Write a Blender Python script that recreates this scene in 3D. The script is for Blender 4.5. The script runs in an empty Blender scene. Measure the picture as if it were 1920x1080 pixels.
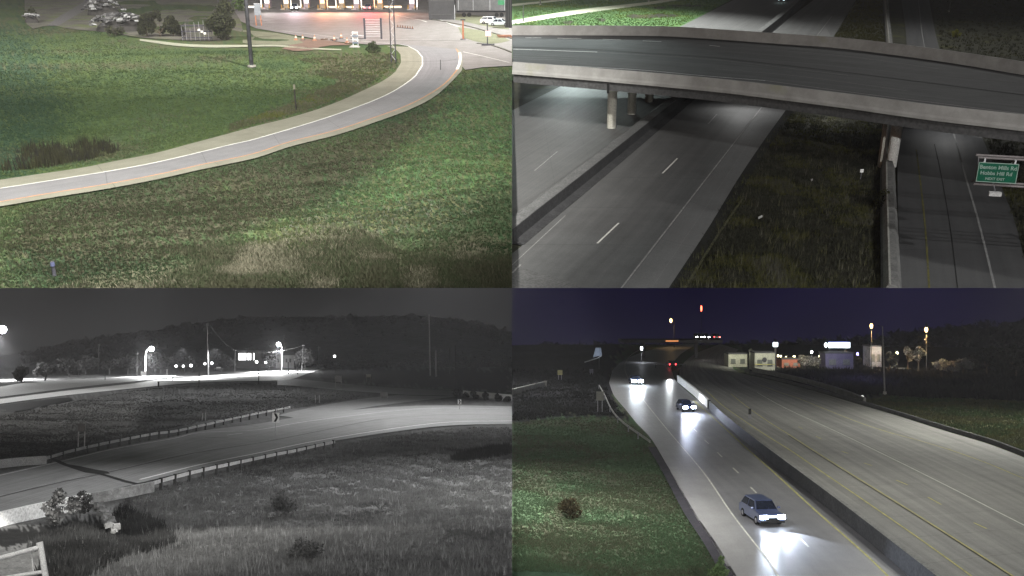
import bpy, bmesh, math, random
import numpy as np
from mathutils import Vector, Matrix
R_ = math.radians
random.seed(7)
rng = np.random.default_rng(11)
sc = bpy.context.scene
COL = sc.collection

# ------------------------------------------------------------------ camera
F = 1800.0                      # focal length in photograph pixels (1920 wide)
CAM = Vector((0, 0, 18.3))
cd = bpy.data.cameras.new("camera")
cd.sensor_width = 36.0
cd.lens = 36.0 * F / 1920.0
cd.clip_start = 0.5
cd.clip_end = 6000
cam = bpy.data.objects.new("camera", cd)
COL.objects.link(cam)
cam.location = CAM
cam.rotation_euler = (R_(90), 0, 0)
sc.camera = cam

# ------------------------------------------------------------------ world: a dark night sky, moon low behind the camera
world = bpy.data.worlds.new("World")
sc.world = world
world.use_nodes = True
wn, wl = world.node_tree.nodes, world.node_tree.links
bg = wn["Background"]
sky = wn.new("ShaderNodeTexSky")
sky.sky_type = 'NISHITA'
sky.sun_disc = False
sky.sun_elevation = R_(2.0)
sky.sun_rotation = R_(200)
wl.new(sky.outputs[0], bg.inputs[0])
bg.inputs[1].default_value = 0.022

sc.view_settings.view_transform = 'Standard'
sc.view_settings.look = 'None'
sc.view_settings.exposure = 0.0
sc.view_settings.gamma = 1.0
sc.view_settings.use_curve_mapping = False
sc.render.engine = 'CYCLES'
sc.cycles.use_denoising = True
sc.cycles.max_bounces = 4
sc.cycles.diffuse_bounces = 2
sc.cycles.glossy_bounces = 2
sc.cycles.transparent_max_bounces = 6
sc.cycles.sample_clamp_indirect = 4


class Place:
    """A terraced site: its ground plane is tipped by pitch about the viewpoint height."""
    def __init__(s, name, yh, h, side, upper):
        s.name, s.h, s.side, s.upper = name, h, side, upper
        s.R = Matrix.Rotation(math.atan((540 - yh) / F), 4, 'X')
        s.M = Matrix.Translation(CAM) @ s.R @ Matrix.Translation((0, 0, -h))
        s.Ri = s.R.to_3x3().transposed()
        s.meshes = []
    def ray(s, u, v):
        return s.Ri @ Vector(((u - 960) / F, 1, (540 - v) / F))
    def P(s, u, v, z=0.0):                      # the ground point (height z) seen at u, v
        r = s.ray(u, v); t = (z - s.h) / r.z
        return Vector((r.x * t, r.y * t, z))
    def D(s, u, v, y):                          # the point at depth y
        r = s.ray(u, v); t = y / r.y
        return Vector((r.x * t, y, s.h + r.z * t))
    def H(s, u, v, base):                       # height above ground of the pixel v at the depth of base
        return s.D(u, v, base.y).z - base.z
    def W(s, p):
        return s.M @ Vector(p)


TL = Place("tl", -110, 17.0, -1, True)
TR = Place("tr", -170, 22.8, 1, True)
BL = Place("bl", 650, 12.0, -1, False)
BR = Place("br", 550, 18.3, 1, False)


def spot(q, loc, target, watts, color, angle, blend=0.6, size=0.5):
    l = bpy.data.lights.new("lamp_light", 'SPOT')  # lamps and added bodiless fill spots share this name
    l.energy = watts; l.color = color; l.spot_size = R_(angle); l.spot_blend = blend
    l.shadow_soft_size = size
    o = bpy.data.objects.new("lamp_light", l)
    COL.objects.link(o)
    a, b = q.W(loc), q.W(target)
    o.location = a
    o.rotation_euler = (b - a).to_track_quat('-Z', 'Y').to_euler()
    return o


def glow(q, loc, watts, color, size=0.4):
    l = bpy.data.lights.new("lamp_light", 'POINT')
    l.energy = watts; l.color = color; l.shadow_soft_size = size
    o = bpy.data.objects.new("lamp_light", l)
    COL.objects.link(o); o.location = q.W(loc)
    return o


KW = 1000.0
# high mast floodlights and added unseen fill spots of each site
spot(TL, (-8, 20, 62), (-60, 100, 0), 1000 * KW, (1.0, 0.98, 0.92), 86, 0.5, 1.5)
spot(TL, (-15, 115, 80), (-50, 190, 0), 800 * KW, (1.0, 0.93, 0.88), 95, 0.8, 1.5)
spot(TL, (-120, 120, 70), (-110, 185, 0), 700 * KW, (1.0, 0.97, 0.92), 110, 0.8, 1.5)
spot(TL, (-2, 8, 45), (-19, 54, 0), 90 * KW, (1.0, 0.99, 0.93), 46, 0.9, 1.0)  # added spot brightening the dark weeds at the lower edge
spot(TR, (62, 4, 60), (30, 85, 0), 122 * KW, (1, 0.99, 0.97), 105, 1.0, 0.6)
spot(TR, (38, -2, 34), (28, 85, 0), 120 * KW, (1, 1, 0.98), 80, 1.0, 0.6)  # added low fill reaching under the deck
spot(TR, (80, 190, 50), (75, 160, 0), 75 * KW, (1, 1, 0.96), 150, 1.0, 1.0)
spot(TR, (20, 215, 55), (14, 205, 0), 560 * KW, (0.97, 1.0, 0.95), 96, 0.8, 1.0)
spot(TR, (9, 152, 4.4), (8.5, 114, 0.2), 12 * KW, (0.85, 1.0, 0.97), 34, 0.5, 0.2)
spot(TR, (14, 165, 14), (8, 124, 4), 22 * KW, (0.85, 1.0, 0.97), 60, 1.0, 0.4)
spot(TR, (1.5, 74, 7), (7, 106, 2.5), 5 * KW, (1, 1, 0.95), 46, 1.0, 0.4)  # added spot to brighten the left piers
spot(BL, (-17, 22, 7), (-30, 60, 0.4), 1.8 * KW, (1, 1, 1), 46, 1.0, 0.4)  # added spot to brighten the white parapet
spot(BL, (-9, 86, 21), (-9, 80, 0), 24 * KW, (1, 1, 1), 110, 1.0, 1.0)  # added spot evening out the middle of the bank
spot(BL, (-4, 98, 25), (-6, 78, 0), 58 * KW, (1, 1, 1), 130, 1.0, 1.0)
spot(BL, (-35, 95, 24), (-40, 70, 0), 20 * KW, (1, 1, 1), 130, 1.0, 1.0)
spot(BL, (-14, 180, 44), (-12, 172, 0), 190 * KW, (1, 1, 1), 120, 1.0, 1.0)
spot(BL, (-75, 250, 60), (-90, 235, 0), 150 * KW, (1, 1, 1), 120, 1.0, 1.0)
spot(BL, (-15, 85, 15), (-35, 135, 1), 16 * KW, (1, 1, 1), 60, 1.0, 0.4)  # added spot that lifts the chevron sign
spot(BR, (38, 90, 24), (32, 84, 0), 12 * KW, (1, 0.99, 0.93), 140, 1.0, 1.0)
spot(BR, (70, 128, 26), (70, 126, 0), 60 * KW, (1, 1, 0.94), 120, 1.0, 1.0)  # added spot brightening the right verge
spot(BR, (60, 140, 40), (52, 125, 0), 28 * KW, (1, 0.99, 0.92), 130, 1.0, 1.0)
spot(BR, (5, 80, 19), (4, 78, 0), 30 * KW, (1, 1, 0.94), 92, 1.0, 1.0)  # added spot for the left grass bank
# added floods behind the camera for the lower sites (light-blocking hoods built below)
ADDED_FLOODS = [(BL, (-12, -12, 11.3), (-16, 90, -4), 62, 84), (BR, (14, -12, 17.6), (16, 90, -4), 42, 75)]
for q_, a_, b_, w_, an_ in ADDED_FLOODS:
    spot(q_, a_, b_, w_ * KW, (1, 0.995, 0.97) if q_ is BR else (1, 1, 1), an_, 0.8, 0.05)
# ------------------------------------------------------------------ materials
MATS = {}


def nodes_of(name):
    m = bpy.data.materials.new(name); m.use_nodes = True
    return m, m.node_tree.nodes, m.node_tree.links, m.node_tree.nodes["Principled BSDF"]


def mat(name, c1, c2=None, scale=2.0, rough=0.85, bump=0.0, metal=0.0, fine=True, spec=0.12, patch=None):
    """A surface mottled between two colours at two scales of noise."""
    if name in MATS: return MATS[name]
    m, n, l, b = nodes_of(name)
    c2 = c2 or tuple(x * 0.75 for x in c1)
    tc = n.new("ShaderNodeTexCoord")
    nz = n.new("ShaderNodeTexNoise"); nz.inputs['Scale'].default_value = scale
    nz.inputs['Detail'].default_value = 6; nz.inputs['Roughness'].default_value = 0.65
    l.new(tc.outputs['Object'], nz.inputs['Vector'])
    cr = n.new("ShaderNodeValToRGB")
    cr.color_ramp.elements[0].position = 0.36; cr.color_ramp.elements[1].position = 0.64
    cr.color_ramp.elements[0].color = (*c2, 1); cr.color_ramp.elements[1].color = (*c1, 1)
    l.new(nz.outputs[0], cr.inputs[0])
    out = cr.outputs[0]
    if fine:
        n2 = n.new("ShaderNodeTexNoise"); n2.inputs['Scale'].default_value = scale * 9
        n2.inputs['Detail'].default_value = 4
        l.new(tc.outputs['Object'], n2.inputs['Vector'])
        mr = n.new("ShaderNodeMapRange"); mr.inputs[1].default_value = 0.3; mr.inputs[2].default_value = 0.7
        mr.inputs[3].default_value = 0.72; mr.inputs[4].default_value = 1.25
        l.new(n2.outputs[0], mr.inputs[0])
        mx = n.new("ShaderNodeVectorMath"); mx.operation = 'SCALE'
        l.new(out, mx.inputs[0]); l.new(mr.outputs[0], mx.inputs['Scale'])
        out = mx.outputs[0]
    if patch:
        pc, ps, lo = patch
        n3 = n.new("ShaderNodeTexNoise"); n3.inputs['Scale'].default_value = ps; n3.inputs['Detail'].default_value = 5
        l.new(tc.outputs['Object'], n3.inputs['Vector'])
        m3 = n.new("ShaderNodeMapRange"); m3.inputs[1].default_value = lo; m3.inputs[2].default_value = lo + 0.1
        l.new(n3.outputs[0], m3.inputs[0])
        mm = n.new("ShaderNodeMixRGB"); l.new(m3.outputs[0], mm.inputs[0]); l.new(out, mm.inputs[1])
        mm.inputs[2].default_value = (*pc, 1); out = mm.outputs[0]
    l.new(out, b.inputs['Base Color'])
    b.inputs['Roughness'].default_value = rough
    b.inputs['Metallic'].default_value = metal
    b.inputs['Specular IOR Level'].default_value = spec
    if bump:
        bp = n.new("ShaderNodeBump"); bp.inputs['Strength'].default_value = bump; bp.inputs['Distance'].default_value = 0.1
        l.new(nz.outputs[0], bp.inputs['Height']); l.new(bp.outputs[0], b.inputs['Normal'])
    MATS[name] = m
    return m


def emit(name, color, strength):
    if name in MATS: return MATS[name]
    m, n, l, b = nodes_of(name)
    b.inputs['Base Color'].default_value = (0.5, 0.5, 0.5, 1)
    b.inputs['Emission Color'].default_value = (*color, 1)
    b.inputs['Emission Strength'].default_value = strength
    MATS[name] = m
    return m


def road_mat(name, c1, c2, rough=0.7, streak=1.0, spec=0.4, joint=None):
    """Pavement worn in long streaks that follow the lane (u across, v along, in metres)."""
    if name in MATS: return MATS[name]
    m, n, l, b = nodes_of(name)
    uv = n.new("ShaderNodeUVMap"); uv.uv_map = "UVMap"
    mp = n.new("ShaderNodeMapping"); mp.inputs['Scale'].default_value = (1.1, 0.018, 1)
    l.new(uv.outputs[0], mp.inputs[0])
    nz = n.new("ShaderNodeTexNoise"); nz.inputs['Scale'].default_value = 1.0; nz.inputs['Detail'].default_value = 5
    nz.inputs['Roughness'].default_value = 0.6
    l.new(mp.outputs[0], nz.inputs['Vector'])
    tc = n.new("ShaderNodeTexCoord")
    n2 = n.new("ShaderNodeTexNoise"); n2.inputs['Scale'].default_value = 0.35; n2.inputs['Detail'].default_value = 7
    n2.inputs['Roughness'].default_value = 0.7
    l.new(tc.outputs['Object'], n2.inputs['Vector'])
    ad = n.new("ShaderNodeMath"); ad.operation = 'MULTIPLY_ADD'; ad.inputs[1].default_value = streak
    l.new(nz.outputs[0], ad.inputs[0]); l.new(n2.outputs[0], ad.inputs[2])
    mr = n.new("ShaderNodeMapRange"); mr.inputs[1].default_value = 0.38 * (1 + streak); mr.inputs[2].default_value = 0.62 * (1 + streak)
    l.new(ad.outputs[0], mr.inputs[0])
    mx = n.new("ShaderNodeMixRGB"); mx.inputs[1].default_value = (*c2, 1); mx.inputs[2].default_value = (*c1, 1)
    l.new(mr.outputs[0], mx.inputs[0])
    n3 = n.new("ShaderNodeTexNoise"); n3.inputs['Scale'].default_value = 14; n3.inputs['Detail'].default_value = 3
    l.new(tc.outputs['Object'], n3.inputs['Vector'])
    m3 = n.new("ShaderNodeMapRange"); m3.inputs[1].default_value = 0.3; m3.inputs[2].default_value = 0.7
    m3.inputs[3].default_value = 0.85; m3.inputs[4].default_value = 1.15
    l.new(n3.outputs[0], m3.inputs[0])
    sc_ = n.new("ShaderNodeVectorMath"); sc_.operation = 'SCALE'
    l.new(mx.outputs[0], sc_.inputs[0]); l.new(m3.outputs[0], sc_.inputs['Scale'])
    out = sc_.outputs[0]
    if joint:                                   # tarred cross joints every few metres
        sp = n.new("ShaderNodeSeparateXYZ"); l.new(uv.outputs[0], sp.inputs[0])
        md = n.new("ShaderNodeMath"); md.operation = 'MODULO'; md.inputs[1].default_value = joint
        l.new(sp.outputs[1], md.inputs[0])
        lt = n.new("ShaderNodeMath"); lt.operation = 'LESS_THAN'; lt.inputs[1].default_value = 0.07
        l.new(md.outputs[0], lt.inputs[0])
        ml = n.new("ShaderNodeMath"); ml.operation = 'MULTIPLY'; ml.inputs[1].default_value = 0.45
        l.new(lt.outputs[0], ml.inputs[0])
        mj = n.new("ShaderNodeMixRGB"); l.new(ml.outputs[0], mj.inputs[0]); l.new(out, mj.inputs[1])
        mj.inputs[2].default_value = (c2[0] * .3, c2[1] * .3, c2[2] * .3, 1); out = mj.outputs[0]
    l.new(out, b.inputs['Base Color'])
    b.inputs['Roughness'].default_value = rough
    b.inputs['Specular IOR Level'].default_value = spec
    MATS[name] = m
    return m


def leaf_mat(name, rough=0.8):
    """Foliage coloured by each blade's own colour."""
    if name in MATS: return MATS[name]
    m, n, l, b = nodes_of(name)
    a = n.new("ShaderNodeAttribute"); a.attribute_name = "tint"
    df = n.new("ShaderNodeBsdfDiffuse"); tr = n.new("ShaderNodeBsdfTranslucent"); mx = n.new("ShaderNodeMixShader")
    l.new(a.outputs['Color'], df.inputs[0]); l.new(a.outputs['Color'], tr.inputs[0])
    mx.inputs[0].default_value = 0.42
    l.new(df.outputs[0], mx.inputs[1]); l.new(tr.outputs[0], mx.inputs[2])
    l.new(mx.outputs[0], n["Material Output"].inputs[0]); n.remove(b)
    MATS[name] = m
    return m


def turf_mat(name, scale=1.2, bump=0.5):
    """Ground cover whose drifts of colour come with the terrain, roughened by noise."""
    if name in MATS: return MATS[name]
    m, n, l, b = nodes_of(name)
    a = n.new("ShaderNodeAttribute"); a.attribute_name = "tint"
    tc = n.new("ShaderNodeTexCoord"); out = a.outputs['Color']
    for s_, lo, hi in ((scale, 0.74, 1.26), (scale * 7, 0.72, 1.3)):
        nz = n.new("ShaderNodeTexNoise"); nz.inputs['Scale'].default_value = s_; nz.inputs['Detail'].default_value = 5
        nz.inputs['Roughness'].default_value = 0.7
        l.new(tc.outputs['Object'], nz.inputs['Vector'])
        mr = n.new("ShaderNodeMapRange"); mr.inputs[1].default_value = 0.34; mr.inputs[2].default_value = 0.66
        mr.inputs[3].default_value = lo; mr.inputs[4].default_value = hi
        l.new(nz.outputs[0], mr.inputs[0])
        mx = n.new("ShaderNodeVectorMath"); mx.operation = 'SCALE'
        l.new(out, mx.inputs[0]); l.new(mr.outputs[0], mx.inputs['Scale']); out = mx.outputs[0]
    l.new(out, b.inputs['Base Color']); b.inputs['Roughness'].default_value = 0.95
    b.inputs['Specular IOR Level'].default_value = 0.03
    bp = n.new("ShaderNodeBump"); bp.inputs['Strength'].default_value = bump; bp.inputs['Distance'].default_value = 0.12
    l.new(nz.outputs[0], bp.inputs['Height']); l.new(bp.outputs[0], b.inputs['Normal'])
    MATS[name] = m
    return m


# ------------------------------------------------------------------ objects
USED = {}


def link(o, q=None, parent=None, M=None):
    COL.objects.link(o)
    if parent is not None:
        o.parent = parent
        if M is not None: o.matrix_basis = M
    elif q is not None:
        o.matrix_world = q.M @ (M if M is not None else Matrix.Identity(4))
    return o


def tag(o, label=None, cat=None, group=None, kind=None):
    if label: o['label'] = label
    if cat: o['category'] = cat
    if group: o['group'] = group
    if kind: o['kind'] = kind
    return o


def thing(q, name, base, label, cat, rz=0.0, group=None):
    o = bpy.data.objects.new(name, None)
    o.empty_display_size = 0.3
    link(o, q, None, Matrix.Translation(base) @ Matrix.Rotation(rz, 4, 'Z'))
    o['_q'] = q.name
    return tag(o, label, cat, group)


class MB:
    def __init__(s):
        s.v = []; s.f = []; s.mi = []
    def add(s, vs, fs):
        k = len(s.v); s.v += [tuple(x) for x in vs]
        s.f += [tuple(i + k for i in f) for f in fs]
        return s
    def box(s, c, size, rz=0.0, rx=0.0, taper=1.0):
        x, y, z = size[0] / 2, size[1] / 2, size[2] / 2
        M = Matrix.Translation(c) @ Matrix.Rotation(rz, 4, 'Z') @ Matrix.Rotation(rx, 4, 'X')
        vs = []
        for k, t in ((-1, 1), (1, taper)):
            for a, b_ in ((-1, -1), (1, -1), (1, 1), (-1, 1)):
                vs.append(M @ Vector((a * x * t, b_ * y * t, k * z)))
        return s.add(vs, [(3, 2, 1, 0), (4, 5, 6, 7), (0, 1, 5, 4), (1, 2, 6, 5), (2, 3, 7, 6), (3, 0, 4, 7)])
    def tube(s, a, b, r0, r1=None, n=8, caps=True):
        a, b = Vector(a), Vector(b); r1 = r0 if r1 is None else r1
        d = (b - a)
        if d.length < 1e-6: return s
        d.normalize()
        x = d.orthogonal().normalized(); y = d.cross(x)
        vs = []
        for p, r in ((a, r0), (b, r1)):
            for i in range(n):
                t = 2 * math.pi * i / n
                vs.append(p + x * (r * math.cos(t)) + y * (r * math.sin(t)))
        fs = [(i, (i + 1) % n, n + (i + 1) % n, n + i) for i in range(n)]
        if caps: fs += [tuple(range(n - 1, -1, -1)), tuple(range(n, 2 * n))]
        return s.add(vs, fs)
    def path(s, pts, r, n=6):
        for a, b in zip(pts[:-1], pts[1:]): s.tube(a, b, r, r, n)
        return s
    def ball(s, c, r, nu=12, nv=8, squash=(1, 1, 1)):
        c = Vector(c); vs = [c + Vector((0, 0, r * squash[2]))]
        for j in range(1, nv):
            t = math.pi * j / nv
            for i in range(nu):
                a = 2 * math.pi * i / nu
                vs.append(c + Vector((r * math.sin(t) * math.cos(a) * squash[0], r * math.sin(t) * math.sin(a) * squash[1], r * math.cos(t) * squash[2])))
        vs.append(c - Vector((0, 0, r * squash[2])))
        fs = [(0, 1 + i, 1 + (i + 1) % nu) for i in range(nu)]
        for j in range(nv - 2):
            o = 1 + j * nu
            fs += [(o + i, o + nu + i, o + nu + (i + 1) % nu, o + (i + 1) % nu) for i in range(nu)]
        e = len(vs) - 1; o = 1 + (nv - 2) * nu
        fs += [(e, o + (i + 1) % nu, o + i) for i in range(nu)]
        return s.add(vs, fs)
    def prism(s, poly, y0, y1):                 # outline in x, z pushed along y
        n = len(poly)
        vs = [(x, y0, z) for x, z in poly] + [(x, y1, z) for x, z in poly]
        fs = [tuple(range(n - 1, -1, -1)), tuple(range(n, 2 * n))] + [(i, (i + 1) % n, n + (i + 1) % n, n + i) for i in range(n)]
        return s.add(vs, [tuple(reversed(f)) for f in fs])
    def build(s, name, m, q=None, parent=None, M=None, smooth=False, bevel=0.0):
        me = bpy.data.meshes.new(name)
        me.from_pydata(s.v, [], s.f); me.materials.append(m); me.validate(); me.update()
        if smooth:
            me.polygons.foreach_set("use_smooth", [True] * len(me.polygons))
        o = bpy.data.objects.new(name, me)
        link(o, q, parent, M)
        if bevel:
            bm = bmesh.new(); bm.from_mesh(me)
            bmesh.ops.bevel(bm, geom=list(bm.edges), offset=bevel, segments=2, affect='EDGES', profile=0.6)
            bm.to_mesh(me); bm.free()
        root = o
        while root.parent: root = root.parent
        if q: o['_q'] = q.name
        return o


def catmull(pts, step=10.0, closed=False):
    """A smooth line through the points, one sample about every `step`."""
    p = [np.array(x, float) for x in pts]
    if len(p) == 2:
        n = max(2, int(np.linalg.norm(p[1] - p[0]) / step) + 1)
        return [tuple(p[0] + (p[1] - p[0]) * t) for t in np.linspace(0, 1, n)]
    out = []
    for i in range(len(p) - 1):
        a = p[i - 1] if i > 0 else 2 * p[0] - p[1]
        b, c = p[i], p[i + 1]
        d = p[i + 2] if i + 2 < len(p) else 2 * p[-1] - p[-2]
        n = max(1, int(np.linalg.norm(c - b) / step))
        for k in range(n):
            t = k / n
            out.append(tuple(0.5 * ((2 * b) + (-a + c) * t + (2 * a - 5 * b + 4 * c - d) * t * t + (-a + 3 * b - 3 * c + d) * t ** 3)))
    out.append(tuple(p[-1]))
    return out


def resample(pts, n):
    p = np.array(pts, float); d = np.r_[0, np.cumsum(np.linalg.norm(np.diff(p, axis=0), axis=1))]
    t = np.linspace(0, d[-1], n)
    return np.stack([np.interp(t, d, p[:, k]) for k in range(p.shape[1])], 1)


ROADS = {q.name: [] for q in (TL, TR, BL, BR)}


def sheet_from(q, name, A, B, m, z=None, cross=1, parent=None, kind='structure'):
    """Ribbon between two ground lines (lists of points), uv in metres."""
    n = max(len(A), len(B))
    A = resample(A, n); B = resample(B, n)
    vs, uv = [], []
    L = 0.0
    for i in range(n):
        if i: L += np.linalg.norm((A[i] + B[i]) / 2 - (A[i - 1] + B[i - 1]) / 2)
        w = np.linalg.norm(B[i] - A[i])
        for k in range(cross + 1):
            t = k / cross
            p = A[i] * (1 - t) + B[i] * t
            vs.append(tuple(p)); uv.append((w * t, L))
    fs = []
    for i in range(n - 1):
        for k in range(cross):
            a = i * (cross + 1) + k
            fs.append((a, a + 1, a + cross + 2, a + cross + 1))
    me = bpy.data.meshes.new(name); me.from_pydata(vs, [], fs)
    ul = me.uv_layers.new(name="UVMap")
    flat = []
    for f in fs:
        for i in f: flat += list(uv[i])
    ul.data.foreach_set("uv", flat)
    me.materials.append(m); me.update()
    # keep faces looking up
    if len(me.polygons) and me.polygons[0].normal.z < 0: me.flip_normals()
    o = bpy.data.objects.new(name, me)
    link(o, q if parent is None else None, parent)
    if parent is None: o['_q'] = q.name
    if kind and parent is None: o['kind'] = kind
    return o


def ribbon(q, name, ea, eb, z, m, road=True, **k):
    A = [q.P(u, v, z) for u, v in catmull(ea, 12)]
    B = [q.P(u, v, z) for u, v in catmull(eb, 12)]
    if road:
        ROADS[q.name].append(([(p.x, p.y) for p in A], [(p.x, p.y) for p in B]))
    return sheet_from(q, name, A, B, m, **k)


def stripe(q, name, px, width, z, m, parent=None, dash=None, phase=0.0, step=12):
    """A painted line of real width through the pixels; dash = (length, period)."""
    pts = [q.P(u, v, z) for u, v in catmull(px, step)]
    if dash:
        d = [0.0]
        for a, b in zip(pts[:-1], pts[1:]): d.append(d[-1] + (b - a).length)
        arr = np.array([tuple(p) for p in pts])
        o = None; s = phase
        while s < d[-1]:
            e = min(s + dash[0], d[-1])
            seg = [Vector([np.interp(t, d, arr[:, k]) for k in range(3)]) for t in (max(s, 0), e)]
            if e > 0: o = _strip(q, name, seg, width, m, parent)
            s += dash[1]
        return o
    return _strip(q, name, pts, width, m, parent)


def _strip(q, name, pts, width, m, parent):
    A, B = [], []
    for i, p in enumerate(pts):
        a = pts[max(i - 1, 0)]; b = pts[min(i + 1, len(pts) - 1)]
        t = (b - a).normalized(); nrm = Vector((-t.y, t.x, 0)) * width / 2
        A.append(p + nrm); B.append(p - nrm)
    n = len(A)
    vs = [tuple(p) for p in A + B]
    me = bpy.data.meshes.new(name)
    me.from_pydata(vs, [], [(n + i, n + i + 1, i + 1, i) for i in range(n - 1)])
    me.materials.append(m); me.update()
    o = bpy.data.objects.new(name, me)
    link(o, q if parent is None else None, parent)
    if parent is None: o['_q'] = q.name; o['kind'] = 'structure'
    return o


def poly_sheet(q, name, px, z, m, parent=None, kind='structure', smooth_step=14, closed_smooth=True):
    """A flat area bounded by a line through the pixels."""
    pts = catmull(list(px) + [px[0]], smooth_step)[:-1] if closed_smooth else px
    P = [q.P(u, v, z) for u, v in pts]
    bm = bmesh.new()
    vs = [bm.verts.new(p) for p in P]
    f = bm.faces.new(vs); f.normal_update()
    if f.normal.z < 0: f.normal_flip()
    bmesh.ops.triangulate(bm, faces=[f])
    uvl = bm.loops.layers.uv.new("UVMap")
    for f in bm.faces:
        for lp in f.loops: lp[uvl].uv = (lp.vert.co.x, lp.vert.co.y)
    me = bpy.data.meshes.new(name); bm.to_mesh(me); bm.free()
    me.materials.append(m)
    o = bpy.data.objects.new(name, me)
    link(o, q if parent is None else None, parent)
    if parent is None: o['_q'] = q.name
    if kind and parent is None: o['kind'] = kind
    return o


def inside(px, py, poly):
    poly = np.array(poly, float); x, y = np.asarray(px), np.asarray(py)
    c = np.zeros(x.shape, bool); n = len(poly)
    for i in range(n):
        x1, y1 = poly[i]; x2, y2 = poly[(i + 1) % n]
        cond = ((y1 > y) != (y2 > y)) & (x < (x2 - x1) * (y - y1) / (y2 - y1 + 1e-12) + x1)
        c ^= cond
    return c


def vnoise(x, y, seed=0):
    """Smooth value noise on arrays."""
    r = np.random.default_rng(seed).random((64, 64))
    xi, yi = np.floor(x).astype(int), np.floor(y).astype(int)
    fx, fy = x - xi, y - yi
    fx = fx * fx * (3 - 2 * fx); fy = fy * fy * (3 - 2 * fy)
    g = lambda a, b: r[a % 64, b % 64]
    return (g(xi, yi) * (1 - fx) + g(xi + 1, yi) * fx) * (1 - fy) + (g(xi, yi + 1) * (1 - fx) + g(xi + 1, yi + 1) * fx) * fy


def project(q, u, v, z=0.0):
    """Vectorised ground points."""
    R = np.array(q.Ri)
    d = np.stack([(u - 960) / F, np.ones_like(u), (540 - v) / F], -1) @ R.T
    t = (z - q.h) / d[..., 2]
    return d[..., 0] * t, d[..., 1] * t


def terrain(q, name, u0, u1, v0, v1, step, amp, scales, m, z0=-0.13, near=(1.5, 7.0), extra=None, tint=None):
    nu = int((u1 - u0) / step) + 1; nv = int((v1 - v0) / step) + 1
    # rows packed toward the far edge
    vv = np.linspace(v0, v1, nv); uu = np.linspace(u0, u1, nu)
    U, V = np.meshgrid(uu, vv)
    X, Y = project(q, U, V, 0.0)
    Z = np.full(X.shape, z0)
    h = np.zeros(X.shape)
    for k, (s, a) in enumerate(scales):
        h += (vnoise(X / s + 91, Y / s + 37, k + 3) - 0.5) * 2 * a
    W = np.full(X.shape, 1.0)
    for A, B in ROADS[q.name]:
        ring = A + B[::-1]
        ins = inside(X, Y, ring)
        d = np.full(X.shape, 1e9)
        rp = np.array(ring + [ring[0]])
        for (x1, y1), (x2, y2) in zip(rp[:-1], rp[1:]):
            dx, dy = x2 - x1, y2 - y1; L2 = dx * dx + dy * dy + 1e-9
            t = np.clip(((X - x1) * dx + (Y - y1) * dy) / L2, 0, 1)
            d = np.minimum(d, np.hypot(X - x1 - t * dx, Y - y1 - t * dy))
        w = np.clip((d - near[0]) / (near[1] - near[0]), 0, 1)
        w[ins] = 0
        W = np.minimum(W, w * w * (3 - 2 * w))
    Z = Z + h * amp * W
    if extra is not None: Z = Z + extra(U, V, X, Y) * np.maximum(W, 0.0)
    vs = np.stack([X, Y, Z], -1).reshape(-1, 3)
    i = np.arange(nu * nv).reshape(nv, nu)
    f = np.stack([i[:-1, :-1], i[1:, :-1], i[1:, 1:], i[:-1, 1:]], -1).reshape(-1, 4)
    me = bpy.data.meshes.new(name)
    me.vertices.add(len(vs)); me.vertices.foreach_set("co", vs.ravel())
    me.loops.add(f.size); me.loops.foreach_set("vertex_index", f.ravel())
    me.polygons.add(len(f)); me.polygons.foreach_set("loop_start", np.arange(0, f.size, 4))
    me.update(calc_edges=True); me.materials.append(m)
    if tint is not None:
        tc_ = tint(U.ravel(), V.ravel(), X.ravel(), Y.ravel())
        at = me.color_attributes.new("tint", 'FLOAT_COLOR', 'POINT')
        at.data.foreach_set("color", np.c_[tc_, np.ones(len(tc_))].ravel())
    if me.polygons[len(f) // 2].normal.z < 0: me.flip_normals()
    me.polygons.foreach_set("use_smooth", np.ones(len(f), bool))
    o = bpy.data.objects.new(name, me); link(o, q); o['_q'] = q.name; o['kind'] = 'structure'
    return o, (uu, vv, Z)


def blades(q, name, x, y, z, h, w, tint, label, cat, m, per=5, lean=0.5, spread=0.6, parent=None, seed=1, curl=True):
    """Tufts of pointed leaves; x, y, z, h, w are arrays (one per tuft), tint is (n, 3)."""
    r = np.random.default_rng(seed)
    n = len(x); N = n * per
    X = np.repeat(x, per); Y = np.repeat(y, per); Zb = np.repeat(z, per)
    H = np.repeat(h, per) * r.uniform(0.55, 1.15, N); Wd = np.repeat(w, per) * r.uniform(0.6, 1.3, N)
    a = r.uniform(0, 2 * np.pi, N); b = r.uniform(0, 2 * np.pi, N)
    ox, oy = np.cos(a) * np.repeat(h, per) * spread * r.random(N), np.sin(a) * np.repeat(h, per) * spread * r.random(N)
    bx, by = X + ox, Y + oy
    lx, ly = np.cos(b) * H * lean * r.random(N), np.sin(b) * H * lean * r.random(N)
    c, s = np.cos(a) * Wd / 2, np.sin(a) * Wd / 2
    v = np.empty((N, 3, 3))
    v[:, 0] = np.stack([bx - c, by - s, Zb], -1); v[:, 1] = np.stack([bx + c, by + s, Zb], -1)
    v[:, 2] = np.stack([bx + lx, by + ly, Zb + H], -1)
    col = np.repeat(tint, per, 0) * r.uniform(0.86, 1.15, (N, 1))
    return raw_tris(q, name, v.reshape(-1, 3), np.repeat(col, 3, 0), m, label, cat, parent)


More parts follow.
